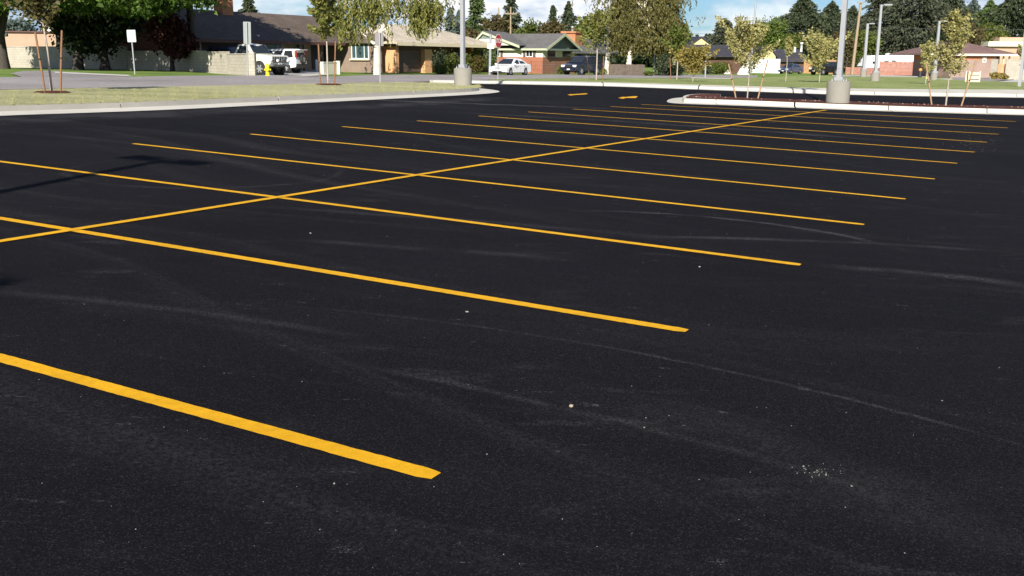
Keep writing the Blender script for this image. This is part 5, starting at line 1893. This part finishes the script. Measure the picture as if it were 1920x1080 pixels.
    b = MB(); b.span(x0 + 0.3, x1 - 0.3, -W / 2 + 0.22, W / 2 - 0.22, zb - 0.08, zb + 0.1); b.build('underbody', M['black'], t)
    return t


SED = dict(L=4.45, W=1.70, wr=0.30, wb=2.6, xf=0.86, zb=0.24, up=[(0.0, 0.42), (0.02, 0.56), (0.14, 0.66), (0.5, 0.76), (1.05, 0.86), (1.22, 0.90), (3.75, 0.96), (4.32, 0.93), (4.43, 0.82), (4.45, 0.45)],
           cab=[(1.15, 0.88), (1.95, 1.37), (3.05, 1.37), (3.85, 0.95)], win=[(0.10, 0.48), (0.52, 0.88)], lamp_z=0.64, tail_z=0.78, grille_h=0.07, grille_in=1.2, grille_z=0.60, lamp_h=0.13, lamp_in=0.27)
SUV = dict(L=4.6, W=1.85, wr=0.37, wb=2.72, xf=0.88, zb=0.36, up=[(0.0, 0.55), (0.01, 0.80), (0.12, 0.95), (0.6, 1.04), (1.2, 1.10), (4.45, 1.14), (4.58, 1.0), (4.6, 0.5)],
           cab=[(1.15, 1.08), (1.85, 1.70), (4.0, 1.70), (4.48, 1.13)], win=[(0.09, 0.36), (0.40, 0.64), (0.68, 0.93)], lamp_z=0.83, tail_z=0.95, tail_h=0.3, grille_h=0.2, grille_in=1.0, lamp_h=0.2, lamp_w=0.42, tumble=0.24, grille_z=0.82)
JEEP = dict(L=4.3, W=1.75, wr=0.345, wb=2.62, xf=0.8, zb=0.36, up=[(0.0, 0.55), (0.02, 0.82), (0.12, 0.93), (1.0, 1.03), (4.2, 1.06), (4.28, 0.9), (4.3, 0.5)],
            cab=[(0.98, 1.02), (1.6, 1.66), (4.1, 1.68), (4.27, 1.05)], win=[(0.08, 0.33), (0.37, 0.63), (0.67, 0.94)], lamp_z=0.8, tail_z=1.34, tail_h=0.5, tail_w=0.15, tumble=0.2, rw=0.2, bump='black', bump_h=0.26, bump_z=0.52, lamp_h=0.18)
PICK = dict(L=5.3, W=1.98, wr=0.42, wb=3.35, xf=0.86, zb=0.56, up=[(0.0, 0.78), (0.0, 1.14), (0.08, 1.24), (0.6, 1.30), (1.4, 1.34), (3.0, 1.34), (3.02, 1.30), (5.26, 1.30), (5.3, 1.1), (5.3, 0.75)],
            cab=[(1.38, 1.32), (1.92, 1.93), (2.72, 1.95), (2.98, 1.33)], win=[(0.16, 0.9)], doors=1, lamp_z=1.02, tail_z=1.05, tail_h=0.35, open_bed=True, grille_h=0.34, grille_in=0.62, grille_z=1.02, grille_x=5.3 / 2 + 0.01, bars=6, lamp_in=0.2, lamp_w=0.24, lamp_h=0.2, lamp_x=5.3 / 2 - 0.03, bump='chrome', bump_h=0.2, bump_z=0.70, tumble=0.22, rim='metal', black_mirror=True)

p = at(957, 140.8)
car('sedan', 'white four-door sedan driving on the street behind the stop sign', 'car', p, 240, SED, 'car_white', 'cars by the street')
p = at(1091, 140.4)
car('sport_utility_car', 'navy sport utility car with bright headlights, before the wire fence', 'car', p, 233, SUV, 'car_navy', 'cars by the street')
q = at(489, 140.6)
hd = R(-28)
fw, rt = Vector((math.cos(hd), math.sin(hd))), Vector((math.sin(hd), -math.cos(hd)))
c = Vector((q.x, q.y)) - fw * (PICK['L'] / 2 - PICK['xf']) - rt * (PICK['W'] / 2 - 0.1)
pk = car('pickup_truck', 'cream pickup with chrome-barred grille, nosing out behind the hydrant', 'pickup truck', (c.x, c.y, q.z - 0.02), -28, PICK, 'car_cream', 'cars by the street')
b = MB()
for z_ in (0.62, 0.86):
    b.tube([(2.8, -0.8, z_), (2.86, 0, z_), (2.8, 0.8, z_)], 0.035, 8)
for y_ in (-0.45, 0.45):
    b.tube([(2.84, y_, 0.55), (2.84, y_, 1.0)], 0.035, 8)
b.build('bull_bar', M['metal_dark'], pk)
for y_ in (-0.5, 0.5):
    b = MB(); b.lathe([(0.09, 0), (0.1, 0.08), (0.02, 0.1)], 12, Matrix.Translation((2.88, y_, 0.93)) @ Matrix.Rotation(math.pi / 2, 4, 'Y')); b.build('fog_lamp', M['lamp'], pk)

q = at(537, 137.2)
hd = R(163)
fw, lf = Vector((math.cos(hd), math.sin(hd))), Vector((-math.sin(hd), math.cos(hd)))
c = Vector((q.x, q.y)) + fw * (JEEP['wb'] + JEEP['xf'] - JEEP['L'] / 2) - lf * (JEEP['W'] / 2 - 0.1)
jp = car('jeep', 'white boxy jeep with a spare wheel on its tailgate, beyond the cream pickup', 'car', (c.x, c.y, terrain(c.x, c.y)), 163, JEEP, 'car_white', 'cars by the street')
T = Matrix.Translation((-JEEP['L'] / 2 - 0.13, 0.0, 0.98)) @ Matrix.Rotation(-math.pi / 2, 4, 'Y')
b = MB(); b.lathe([(0.2, -0.1), (0.32, -0.11), (0.345, -0.07), (0.345, 0.07), (0.32, 0.11), (0.22, 0.115), (0.2, 0.06)], 28, T)
sw = b.build('spare_wheel', M['rubber'], jp)
b = MB(); b.lathe([(0.22, 0.0), (0.22, 0.07)], 24, T)
for k in range(5):
    a = k * 2 * math.pi / 5
    b.box((math.cos(a) * 0.11, math.sin(a) * 0.11, 0.085), (0.2, 0.06, 0.03), a, T)
b.build('rim', M['chrome'], sw)
b = MB(); b.box((-JEEP['L'] / 2 - 0.03, 0.0, 1.66), (0.4, 1.2, 0.05), bev=0.02); b.build('roof_spoiler', M['car_white'], jp)

car('hatchback', 'blue car whose roof just shows over the dappled garden wall', 'car', spot(404, 80), 155, dict(SUV, L=4.2, wb=2.5), 'car_blue', 'cars by the street')
car('sedan', 'slate-blue sedan parked beyond the far lawn, next to the white fence', 'car', spot(1484, 150), 225, dict(SED), 'car_blue', 'cars by the street')
car('sport_utility_car', 'black car half hidden behind the wide young tree', 'car', spot(1548, 140), 215, dict(SUV, W=1.8), 'car_black', 'cars by the street')

# --- travel trailer
D = 156
p = spot(1665, D)
k = D / F
t = thing('travel_trailer', 'long white travel trailer with slanted nose behind the reddish fence', 'trailer', p, R(4))
hw_ = 50.5 * k
zt = top_z(1660, 104, D, p); zl = 0.55
b = MB()
poly = [(-hw_ + 0.05, zl + 0.5), (-hw_ - 0.1, zl + 0.75), (-hw_ + 0.75, zt - 0.25), (-hw_ + 1.1, zt), (hw_ * 0.2, zt), (hw_ * 0.25, zt + 0.1), (hw_ * 0.75, zt + 0.06), (hw_ - 0.2, zt - 0.05), (hw_, zt - 0.3), (hw_, zl), (-hw_ + 0.6, zl)]
b.prism(poly, -1.2, 1.2)
b.build('shell', M['white'], t)
b = MB(); x_ = (1667 - 1665) * k; b.box((x_, 0, zt + 0.16), (1.1, 0.8, 0.32), bev=0.08); b.build('roof_unit', M['white'], t)
for a_, c_, y0_, y1_ in ((1630, 1638, 119.5, 115), (1652, 1660, 118.5, 113.5), (1666, 1673, 118.5, 113)):
    b = MB(); b.span((a_ - 1665) * k, (c_ - 1665) * k, -1.23, -1.17, top_z(a_, y0_, D, p), top_z(a_, y1_, D, p)); w_ = b.build('window', M['glass'] if a_ == 1630 else M['glass_teal'], t)
b = MB(); b.span(-hw_ + 0.55, hw_ - 0.1, -1.225, -1.18, zl + 0.35, zl + 0.5); b.build('trim_stripe', M['metal_grey'], t)
for x_ in (0.4, 1.3):
    b = MB(); b.lathe([(0.2, -0.1), (0.33, -0.1), (0.35, 0), (0.33, 0.1), (0.2, 0.1)], 20, Matrix.Translation((x_, -1.1, 0.35)) @ Matrix.Rotation(math.pi / 2, 4, 'X')); b.build('wheel', M['rubber'], t)
b = MB(); b.tube([(-hw_ + 0.4, 0, 0.55), (-hw_ - 1.1, 0, 0.5)], 0.06, 6); b.build('drawbar', M['black'], t)
# ---------------------------------------------------------------- lamp posts
def lamp_post(name, label, p, base_r, base_h, H, pw, heads, az, group, collar=True, flat=False):
    t = thing(name, label, 'lamp post', p, 0, group)
    b = MB()
    if flat:
        b.box((0, 0, 0.0), (base_r * 2, base_r * 2, base_h * 2), bev=0.03)
    else:
        b.lathe([(base_r, -0.25), (base_r, base_h - 0.035), (base_r - 0.03, base_h), (0.0001, base_h)], 36)
    b.build('concrete_base', M['base'], t)
    rz = R(az)
    if collar:
        b = MB(); b.box((0, 0, base_h + 0.075), (pw * 1.75, pw * 1.75, 0.15), rz, bev=0.015); b.build('collar', M['metal_grey'], t)
    b = MB()
    h0 = pw / 2; h1 = pw * 0.36
    vs = []
    for z, hh in ((base_h + 0.15 if collar else base_h, h0), (H, h1)):
        for sx, sy in ((-1, -1), (1, -1), (1, 1), (-1, 1)):
            q = Matrix.Rotation(rz, 3, 'Z') @ Vector((sx * hh, sy * hh, 0))
            vs.append((q.x, q.y, z))
    b.add(vs, [(3, 2, 1, 0), (4, 5, 6, 7), (0, 1, 5, 4), (1, 2, 6, 5), (2, 3, 7, 6), (3, 0, 4, 7)])
    b.build('pole', M['metal_grey'], t)
    if collar:
        b = MB(); q = Matrix.Rotation(rz, 3, 'Z') @ Vector((0, -pw / 2 - 0.004, 0)); b.box((q.x, q.y, base_h + 0.55), (pw * 0.6, 0.012, 0.2), rz, bev=0.004); b.build('hand_hole_cover', M['metal'], t)
        for sx in (-1, 1):
            for sy in (-1, 1):
                q = Matrix.Rotation(rz, 3, 'Z') @ Vector((sx * pw * 1.15, sy * pw * 1.15, 0))
                b = MB(); b.lathe([(0.022, base_h - 0.01), (0.022, base_h + 0.05), (0.012, base_h + 0.051), (0.012, base_h + 0.09)], 8, Matrix.Translation((q.x, q.y, 0))); b.build('anchor_bolt', M['metal'], t)
    for s in heads:
        d = Vector((math.cos(rz), math.sin(rz), 0)) * s
        b = MB(); b.tube([(d * 0.05) + Vector((0, 0, H - 0.1)), d * 0.4 + Vector((0, 0, H - 0.02))], 0.035, 8); b.build('arm', M['metal_grey'], t)
        b = MB(); c = d * 0.47 + Vector((0, 0, H - 0.02)); b.box(c, (0.62, 0.36, 0.12), rz, bev=0.03)
        hd_ = b.build('lamp_head', M['metal_grey'], t)
        b = MB(); b.box(c - Vector((0, 0, 0.063)), (0.46, 0.26, 0.012), rz); b.build('lens', M['lamp'], hd_)
    return t


GL = 'lamp posts of the parking lot'
p = at(868, 160.4, 0.14)
k = p.y / F
lamp_post('lamp_post', 'grey lamp post on a round concrete base at the tip of the grass island', p, 16.4 * k, 31.5 * k, 9.2, 7.0 * k, (-1, 1), -30, GL)
p = at(1570, 193.2, 0.16)
k = p.y / F
lamp_post('lamp_post', 'nearest big grey lamp post on a wide concrete base in the mulch bed', p, 21 * k, 40 * k, 8.6, 9.0 * k, (-1, 1), -30, GL)
for bx, by, hw, bt, tx, ty, hd_, lab in ((1640, 155, 8, 137, 1648, 8.5, (1,), 'far lamp post with a single arm, rising before the tall reddish fence'),
                                        (1618.5, 144, 5.5, 131, 1624, 44, (1,), 'farthest thin lamp post, before the trailer nose'),
                                        (1750.5, 151.5, 6, 137, 1758, 39, (1,), 'far lamp post partly veiled by the two right-hand young trees')):
    p = at(bx, by, 0.05)
    k = p.y / F
    o = lamp_post('lamp_post', lab, p, hw * k, (by - bt) * k * 0.98, top_z(bx, ty, p.y, p), 5.2 * k, hd_, 0, GL)
p = at(1911, 165, 0.15)
k = p.y / F
lamp_post('lamp_post', 'lamp post on a flat square footing at the photo edge', p, 14 * k, 0.06, 8.5, 5.6 * k, (-1, 1), -30, GL, False, True)
# the twin-headed post whose shadow falls across the third stall line stands beside the lot, left of the view
tip = (at(255, 293) + at(390, 303)) / 2
Hs = 8.4
back = Vector((SUNX, SUNY, 0)).normalized() * (Hs / math.tan(SUNEL))
f = tip + back; f.z = terrain(f.x, f.y)
lamp_post('lamp_post', 'twin-headed lamp post that throws the long shadow over the third stall line', f, 0.38, 0.8, Hs, 0.19, (-1, 1), -30, GL)
tip2 = at(4, 541) + at(45, 533) - at(190, 572) + Vector((0.06, 0.06, 0))  # a second unseen post, added to cast the small shadow at the left edge
f2 = tip2 + back; f2.z = terrain(f2.x, f2.y)
lamp_post('lamp_post', 'unseen twin-headed lamp post added to shade the near left edge of the lot', f2, 0.38, 0.8, Hs, 0.15, (-1, 1), -30, GL)


# ---------------------------------------------------------------- signs and posts
def sign(name, label, foot, top_px, D, pw, panel, mat_post, mat_panel, rz, group=None, round_c=0.03):
    """panel: (centre px, centre py, half width m, half height m)"""
    t = thing(name, label, 'sign', foot, 0, group)
    tp = hit(top_px[0], top_px[1], D) - foot
    b = MB(); b.tube([(0, 0, -0.1), tp * 0.5, tp], pw, 8); b.build('post', mat_post, t)
    if panel:
        c = hit(panel[0], panel[1], D) - foot
        ax = tp.normalized()
        fwd = Matrix.Rotation(R(rz), 3, 'Z') @ Vector((0, -1, 0))
        xs = fwd.cross(ax).normalized()
        c = c - fwd * (pw + 0.012) * panel[4]
        w_, h_ = panel[2], panel[3]
        pts = []
        for sx, sy in ((1, 1), (-1, 1), (-1, -1), (1, -1)):
            for q in range(4):
                a = {(1, 1): 0, (-1, 1): 90, (-1, -1): 180, (1, -1): 270}[(sx, sy)] + q * 30
                pts.append(c + xs * (sx * (w_ - round_c) + round_c * math.cos(R(a))) + ax * (sy * (h_ - round_c) + round_c * math.sin(R(a))))
        n = len(pts)
        b = MB(); b.add([v + fwd * 0.002 for v in pts] + [v - fwd * 0.002 for v in pts], [tuple(range(n)), tuple(range(2 * n - 1, n - 1, -1))] + [(i, i + n, (i + 1) % n + n, (i + 1) % n) for i in range(n)])
        b.build('panel', mat_panel, t)
    return t


GS = 'signs by the street'
p = at(253, 138)
k = p.y / F
sign('street_sign', 'pale blank-backed sign leaning on its post on the lawn before the shaded wall', p, (245.5, 57), p.y, 0.035, (246.8, 67.5, 7.6 * k, 10.8 * k, -1), M['metal'], M['sign_pale'], 8, GS)
p = at(464.5, 141.5)
k = p.y / F
sign('street_sign', 'tall narrow grey sign back with its post in front, before the block wall end', p, (462.3, 42), p.y, 0.045, (463, 61.5, 6.7 * k, 19.5 * k, 1), M['metal'], M['sign_back'], 6, GS)
p = at(713, 154.4, 0.15)
k = p.y / F
sign('street_sign', 'dull grey sign back on the far edge of the island, in front of the birch', p, (711.5, 60), p.y, 0.035, (711, 73.5, 7.6 * k, 11.8 * k, 1), M['metal'], M['sign_dark'], 5, GS, 0.02)
p = at(918.2, 140.4)
k = p.y / F
sign('signpost', 'thick pale post with a small white plate, left of the stop sign', p, (920, 64), p.y, 0.11, (920, 86.5, 6.2 * k, 4.4 * k, -1), M['metal_grey'], M['white'], 0, GS)
p = at(1226, 141)
k = p.y / F
sign('signpost', 'slim pale post with a little edge-on plate, between the weathered fence and the dark shrubs', p, (1227.4, 96), p.y, 0.06, (1227, 99.5, 2.2 * k, 3.6 * k, -1), M['metal'], M['white'], 40, GS, 0.01)
p = at(1322, 146.5)
k = p.y / F
sign('signpost', 'grey signpost with small plates between the golden young tree and the hedge', p, (1324.2, 100), p.y, 0.07, (1324, 106, 1.6 * k, 4.5 * k, -1), M['metal'], M['metal_grey'], 30, GS, 0.01)

# stop sign
p = at(933.5, 149.4, 0.02)
D = p.y
k = D / F
t = thing('stop_sign', 'red octagonal stop sign turned partly away, on a thin post by the white sedan', 'stop sign', p, 0, GS)
zc = top_z(933, 77, D, p)
b = MB(); b.tube([(0, 0, -0.1), (0, 0, zc + 12.3 * k)], 0.032, 8); b.build('post', M['metal'], t)
rz = R(61)
fw = Matrix.Rotation(rz, 3, 'Z') @ Vector((0, -1, 0)); xs = Matrix.Rotation(rz, 3, 'Z') @ Vector((1, 0, 0))


def octo(r_, y0, y1):
    pts = []
    for q in range(8):
        a = math.pi / 8 + q * math.pi / 4
        pts.append(Vector((0, 0, zc)) + xs * (r_ * math.cos(a)) + Vector((0, 0, r_ * math.sin(a))))
    b = MB(); b.add([v + fw * y1 for v in pts] + [v + fw * y0 for v in pts], [tuple(range(8)), tuple(range(15, 7, -1))] + [(i, i + 8, (i + 1) % 8 + 8, (i + 1) % 8) for i in range(8)])
    return b


r_ = 12.9 * k
octo(r_, 0.034, 0.037).build('border', M['white'], t)
octo(r_ * 0.94, 0.038, 0.041).build('face', M['red'], t)
fc = bpy.data.curves.new('lettering', 'FONT')
fc.body = 'STOP'
fc.align_x = 'CENTER'; fc.align_y = 'CENTER'
fc.size = r_ * 0.86
fc.extrude = 0.001
fc.offset = 0.006
fc.materials.append(M['white'])
_tmp = bpy.data.objects.new('lettering_curve', fc)
COL.objects.link(_tmp)
bpy.context.view_layer.update()
_me = bpy.data.meshes.new_from_object(_tmp.evaluated_get(bpy.context.evaluated_depsgraph_get()))
bpy.data.objects.remove(_tmp)
_me.materials.clear(); _me.materials.append(M['white'])
fo = bpy.data.objects.new('lettering', _me)
COL.objects.link(fo)
fo.parent = t
fo.location = Vector((0, 0, zc)) + fw * 0.0435
fo.rotation_euler = (math.pi / 2, 0, rz)
fo.scale = (0.78, 1.0, 1.0)

# ---------------------------------------------------------------- utility poles and wires
def upole(label, px, D, top, r0, arm=None, mat='wood_pole', name='utility_pole', lean=0.0):
    p = spot(px, D)
    t = thing(name, label, 'utility pole', p, 0, 'poles behind the houses')
    h = top_z(px, top, D, p)
    b = MB(); b.tube([(0, 0, -0.2), (lean * h / 2, 0, h / 2), (lean * h, 0, h)], [r0, r0 * 0.85, r0 * 0.7], 9); b.build('pole', M[mat], t)
    if arm:
        b = MB(); zz = top_z(px, arm[0], D, p); w_ = arm[1] * D / F
        b.box((lean * zz, -r0, zz), (2 * w_, 0.12, 0.14), R(6)); c_ = b.build('crossarm', M[mat], t)
        for s in (-0.9, -0.45, 0.45, 0.9):
            b = MB(); b.lathe([(0.03, 0), (0.06, 0.05), (0.05, 0.16), (0.02, 0.2)], 8, Matrix.Translation((lean * zz + s * w_, -r0, zz + 0.07))); b.build('insulator', M['metal_grey'], c_)
    return t, p, h


u1 = upole('wooden pole with a crossarm above the grey roof, behind the stop sign', 957, 135, 13, 0.14, (26, 11))
upole('thin far wooden pole left of the one with the crossarm', 934.5, 170, 14, 0.15)
u2 = upole('slim grey metal pole rising behind the olive tree on the mulch bed', 1408.5, 150, 2, 0.16, None, 'metal', 'metal_pole', 0.018)
u3 = upole('thick pale wooden pole with crossarm, between the near lamp post and the trailer', 1599.5, 154, 4, 0.24, (5.5, 7), lean=0.045)
u4 = upole('thin far pole beside the cream house gable', 1276, 200, 34, 0.14)


def wire(label, a, c, sag):
    b = MB()
    P = []
    for i in range(25):
        s = i / 24
        q = a.lerp(c, s) - a
        P.append((q.x, q.y, q.z - sag * 4 * s * (1 - s)))
    b.tube(P, 0.022, 4, False)
    o = b.build('power_line', M['metal_dark'], None, a)
    tag(o, label, 'power line', 'overhead wires')


q3 = u3[1] + Vector((0.5, 0, top_z(1605, 50, 154, u3[1])))
wire('thin overhead wire running from the thick wooden pole across the dark pines', q3, hit(2100, 54, 150), 0.25)
wire('thin overhead wire between the cream house and the thick wooden pole', hit(1276, 63, 200), q3 + Vector((0, 0, 0.1)), 0.4)

# ---------------------------------------------------------------- hydrants, bollards, small things
def hydrant(label, p, h, group):
    t = thing('fire_hydrant', label, 'fire hydrant', p, R(20), group)
    s = h / 0.8
    b = MB(); b.lathe([(0.16 * s, -0.05), (0.16 * s, 0.04 * s), (0.115 * s, 0.06 * s), (0.11 * s, 0.44 * s), (0.15 * s, 0.46 * s), (0.15 * s, 0.5 * s), (0.12 * s, 0.52 * s)], 20); b.build('barrel', M['yellow'], t)
    b = MB(); b.lathe([(0.13 * s, 0.521 * s), (0.145 * s, 0.56 * s), (0.13 * s, 0.65 * s), (0.08 * s, 0.72 * s), (0.035 * s, 0.74 * s), (0.035 * s, 0.8 * s)], 20); b.build('bonnet', M['yellow'], t)
    for a, r_ in ((0, 0.055), (math.pi, 0.055), (-math.pi / 2, 0.08)):
        T = Matrix.Translation((0, 0, 0.38 * s)) @ Matrix.Rotation(a, 4, 'Z') @ Matrix.Rotation(math.pi / 2, 4, 'Y')
        b = MB(); b.lathe([(r_ * s, 0.08 * s), (r_ * s, 0.16 * s), (r_ * 1.25 * s, 0.165 * s), (r_ * 1.25 * s, 0.2 * s), (0.02 * s, 0.215 * s)], 14, T); b.build('outlet_cap', M['yellow'], t)


p = at(502, 142.4)
hydrant('bright yellow fire hydrant in front of the cream pickup', p, top_z(502, 118, p.y, p), 'yellow hydrants')
p = at(1737.5, 149)
hydrant('small yellow hydrant on the far lawn beside a veiled lamp post', p, top_z(1737.5, 138, p.y, p), 'yellow hydrants')
p = at(594, 134)
t = thing('bollard', 'stout white bollard beside the staked olive tree', 'bollard', p)
b = MB(); hb = top_z(594, 111.5, p.y, p); rb = 2.3 * p.y / F; b.lathe([(rb, -0.05), (rb, hb - rb * 0.6), (rb * 0.8, hb - rb * 0.2), (rb * 0.4, hb), (0.001, hb)], 18); b.build('post', M['white'], t)
p = at(1724.5, 146)
t = thing('marker_post', 'squat black post with an orange cap on the verge beyond the far lawn', 'marker post', p)
k = p.y / F
b = MB(); b.lathe([(3.4 * k, -0.05), (3.2 * k, 0.2), (2.6 * k, 10.5 * k), (2.3 * k, 12.5 * k)], 16); b.build('post', M['black'], t)
b = MB(); b.lathe([(2.9 * k, 12.5 * k + 0.002), (2.9 * k, 15.5 * k), (1.8 * k, 17 * k), (0.01, 17.4 * k)], 16); b.build('cap', M['orange'], t)

# low pale block wall with pillars, beside the olive tree
a, c = spot(603, 78), spot(632, 80)
o = wall_run('low_wall', 'low whitewashed wall with a pillar behind the staked olive tree', 'wall', [a, c], 0.85, 0.25, M['wall_cream'], 0.06, True)

# slatted rack
p = at(1823, 155.2, 0.05)
k = p.y / F
t = thing('slatted_rack', 'pale wooden slatted rack with a brown side, standing at the lawn edge', 'rack', p, R(6))
h_ = 21 * k
for x_ in (-13.5, -8.2, 13):
    b = MB(); b.box((x_ * k, 0, h_ / 2), (2.2 * k, 0.1, h_), bev=0.008); b.build('post', M['pale_wood'], t)
for i in range(3):
    b = MB(); b.box((2.4 * k, -0.02, (2.6 + 7 * i) * k), (18.6 * k, 0.05, 4.6 * k)); b.build('slat', M['pale_wood'], t)
b = MB(); b.box((-10.9 * k, 0.0, h_ * 0.54), (3.2 * k, 0.06, h_ * 0.84)); b.build('side_panel', M['shutter'], t)

# pale boulder and heaps
p = at(898, 134.5)
b = MB()
bm = bmesh.new(); bmesh.ops.create_icosphere(bm, subdivisions=3, radius=1)
rr = random.Random(3)
ph = [rr.random() * 6 for _ in range(6)]
for v in bm.verts:
    q = 1 + 0.12 * math.sin(3 * v.co.x + ph[0]) + 0.1 * math.sin(4 * v.co.y + ph[1]) + 0.08 * math.sin(5 * v.co.z + ph[2])
    v.co = Vector((v.co.x * 0.42 * q, v.co.y * 0.3 * q, v.co.z * 0.3 * q + 0.12))
b.bm(bm)
tag(b.build('boulder', M['kerb_grey'], loc=p), 'pale boulder on the lawn at the foot of the reddening shrub', 'boulder')


def heap(label, px, py, hwp, hp):
    p = at(px, py)
    k = p.y / F
    bm = bmesh.new()
    n = 24
    vs = [[], []]
    top = bm.verts.new((0.1 * hwp * k, 0, hp * k))
    rings = []
    for j, (f_, zf) in enumerate(((0.35, 0.68), (0.7, 0.3), (1.0, -0.03))):
        rings.append([bm.verts.new((math.cos(2 * math.pi * i / n) * hwp * k * f_ * random.uniform(0.9, 1.08), math.sin(2 * math.pi * i / n) * hwp * k * 0.8 * f_ * random.uniform(0.9, 1.08), hp * k * zf * random.uniform(0.92, 1.05))) for i in range(n)])
    for i in range(n):
        bm.faces.new((top, rings[0][i], rings[0][(i + 1) % n]))
        for a_, c_ in zip(rings, rings[1:]):
            bm.faces.new((a_[i], c_[i], c_[(i + 1) % n], a_[(i + 1) % n]))
    b = MB(); b.bm(bm)
    tag(b.build('gravel_heap', M['white'], loc=p), label, 'heap', 'pale heaps by the street')


heap('smaller white heap beside the hedge under the charcoal roof', 1364, 138.5, 6, 8)
heap('larger white heap touching the white vinyl fence', 1393, 139, 11, 20)
# ---------------------------------------------------------------- sun, sky, camera
SUN_EL, SUN_X, SUN_Y = SUNEL, SUNX, SUNY
SUN_AZ = math.atan2(SUN_X, SUN_Y)
ld = bpy.data.lights.new('sun', 'SUN')
ld.energy = 4.9
ld.angle = R(0.5)
ld.color = (1.0, 0.93, 0.82)
lo = bpy.data.objects.new('sun', ld)
COL.objects.link(lo)
sd = Vector((math.sin(SUN_AZ) * math.cos(SUN_EL), math.cos(SUN_AZ) * math.cos(SUN_EL), math.sin(SUN_EL)))
lo.rotation_euler = sd.to_track_quat('Z', 'Y').to_euler()

w = bpy.data.worlds.new('World')
SC.world = w
w.use_nodes = True
nt = w.node_tree
for n in list(nt.nodes): nt.nodes.remove(n)
out = nt.nodes.new('ShaderNodeOutputWorld')
bg = nt.nodes.new('ShaderNodeBackground')
bg.inputs['Strength'].default_value = 0.05
sky = nt.nodes.new('ShaderNodeTexSky')
sky.sky_type = 'NISHITA'
sky.sun_disc = False
sky.sun_elevation = SUN_EL
sky.sun_rotation = SUN_AZ
sky.air_density = 1.0
sky.dust_density = 0.3
sky.ozone_density = 2.0
tc = nt.nodes.new('ShaderNodeTexCoord')


def wn(kind, **kw):
    n = nt.nodes.new('ShaderNode' + kind)
    for k, v in kw.items():
        if k in n.inputs: n.inputs[k].default_value = v
        else: setattr(n, k, v)
    return n


mp = wn('Mapping')
mp.inputs['Scale'].default_value = (1.0, 1.0, 2.6)
mp.inputs['Location'].default_value = (0.35, 0.1, 0.12)
nt.links.new(tc.outputs['Generated'], mp.inputs['Vector'])
n1 = wn('TexNoise', Scale=3.9, Detail=8.0, Roughness=0.56, Distortion=0.25)
nt.links.new(mp.outputs['Vector'], n1.inputs['Vector'])
cov = wn('ValToRGB')
e = cov.color_ramp.elements
e[0].position, e[0].color = 0.41, (0, 0, 0, 1)
e[1].position, e[1].color = 0.52, (1, 1, 1, 1)
nt.links.new(n1.outputs['Fac'], cov.inputs['Fac'])
n2 = wn('TexNoise', Scale=9.0, Detail=7.0, Roughness=0.6)
mp2 = wn('Mapping')
mp2.inputs['Scale'].default_value = (1.0, 1.0, 3.2)
mp2.inputs['Location'].default_value = (3.1, 0.4, 0.9)
nt.links.new(tc.outputs['Generated'], mp2.inputs['Vector'])
nt.links.new(mp2.outputs['Vector'], n2.inputs['Vector'])
shade = wn('ValToRGB')
e = shade.color_ramp.elements
e[0].position, e[0].color = 0.40, (4.8, 6.5, 9.0, 1)
e[1].position, e[1].color = 0.58, (12.6, 12.8, 13.0, 1)
nt.links.new(n2.outputs['Fac'], shade.inputs['Fac'])
mx = wn('Mix', data_type='RGBA')
ins = [i for i in mx.inputs if i.enabled]
sx = wn('SeparateXYZ')
nt.links.new(tc.outputs['Generated'], sx.inputs['Vector'])
low = wn('MapRange')
low.inputs['From Min'].default_value, low.inputs['From Max'].default_value = 0.12, 0.4
low.inputs['To Min'].default_value, low.inputs['To Max'].default_value = 1.0, 0.15
nt.links.new(sx.outputs['Z'], low.inputs['Value'])
ml = wn('Math', operation='MULTIPLY')
nt.links.new(cov.outputs['Color'], ml.inputs[0])
nt.links.new(low.outputs['Result'], ml.inputs[1])
nt.links.new(ml.outputs[0], ins[0])
tint = wn('Mix', data_type='RGBA', blend_type='MULTIPLY')
ti = [i for i in tint.inputs if i.enabled]
ti[0].default_value = 1.0
nt.links.new(sky.outputs['Color'], ti[1])
ti[2].default_value = (0.58, 0.84, 1.22, 1)
nt.links.new([o for o in tint.outputs if o.enabled][0], ins[1])
nt.links.new(shade.outputs['Color'], ins[2])
nt.links.new([o for o in mx.outputs if o.enabled][0], bg.inputs['Color'])
nt.links.new(bg.outputs['Background'], out.inputs['Surface'])

cd = bpy.data.cameras.new('camera')
cd.sensor_width = 36.0
cd.lens = F / 1920 * 36.0
cd.clip_start = 0.05
cd.clip_end = 6000
co = bpy.data.objects.new('camera', cd)
COL.objects.link(co)
mw = Matrix.Identity(4)
for i in range(3):
    mw[i][0], mw[i][1], mw[i][2], mw[i][3] = C_R[i], C_U[i], -C_FWD[i], CAM[i]
co.matrix_world = mw
SC.camera = co
SC.view_settings.view_transform = 'Standard'
SC.view_settings.look = 'None'
SC.view_settings.gamma = 1.0
SC.view_settings.exposure = 0.75
SC.render.resolution_x, SC.render.resolution_y = 1024, 576
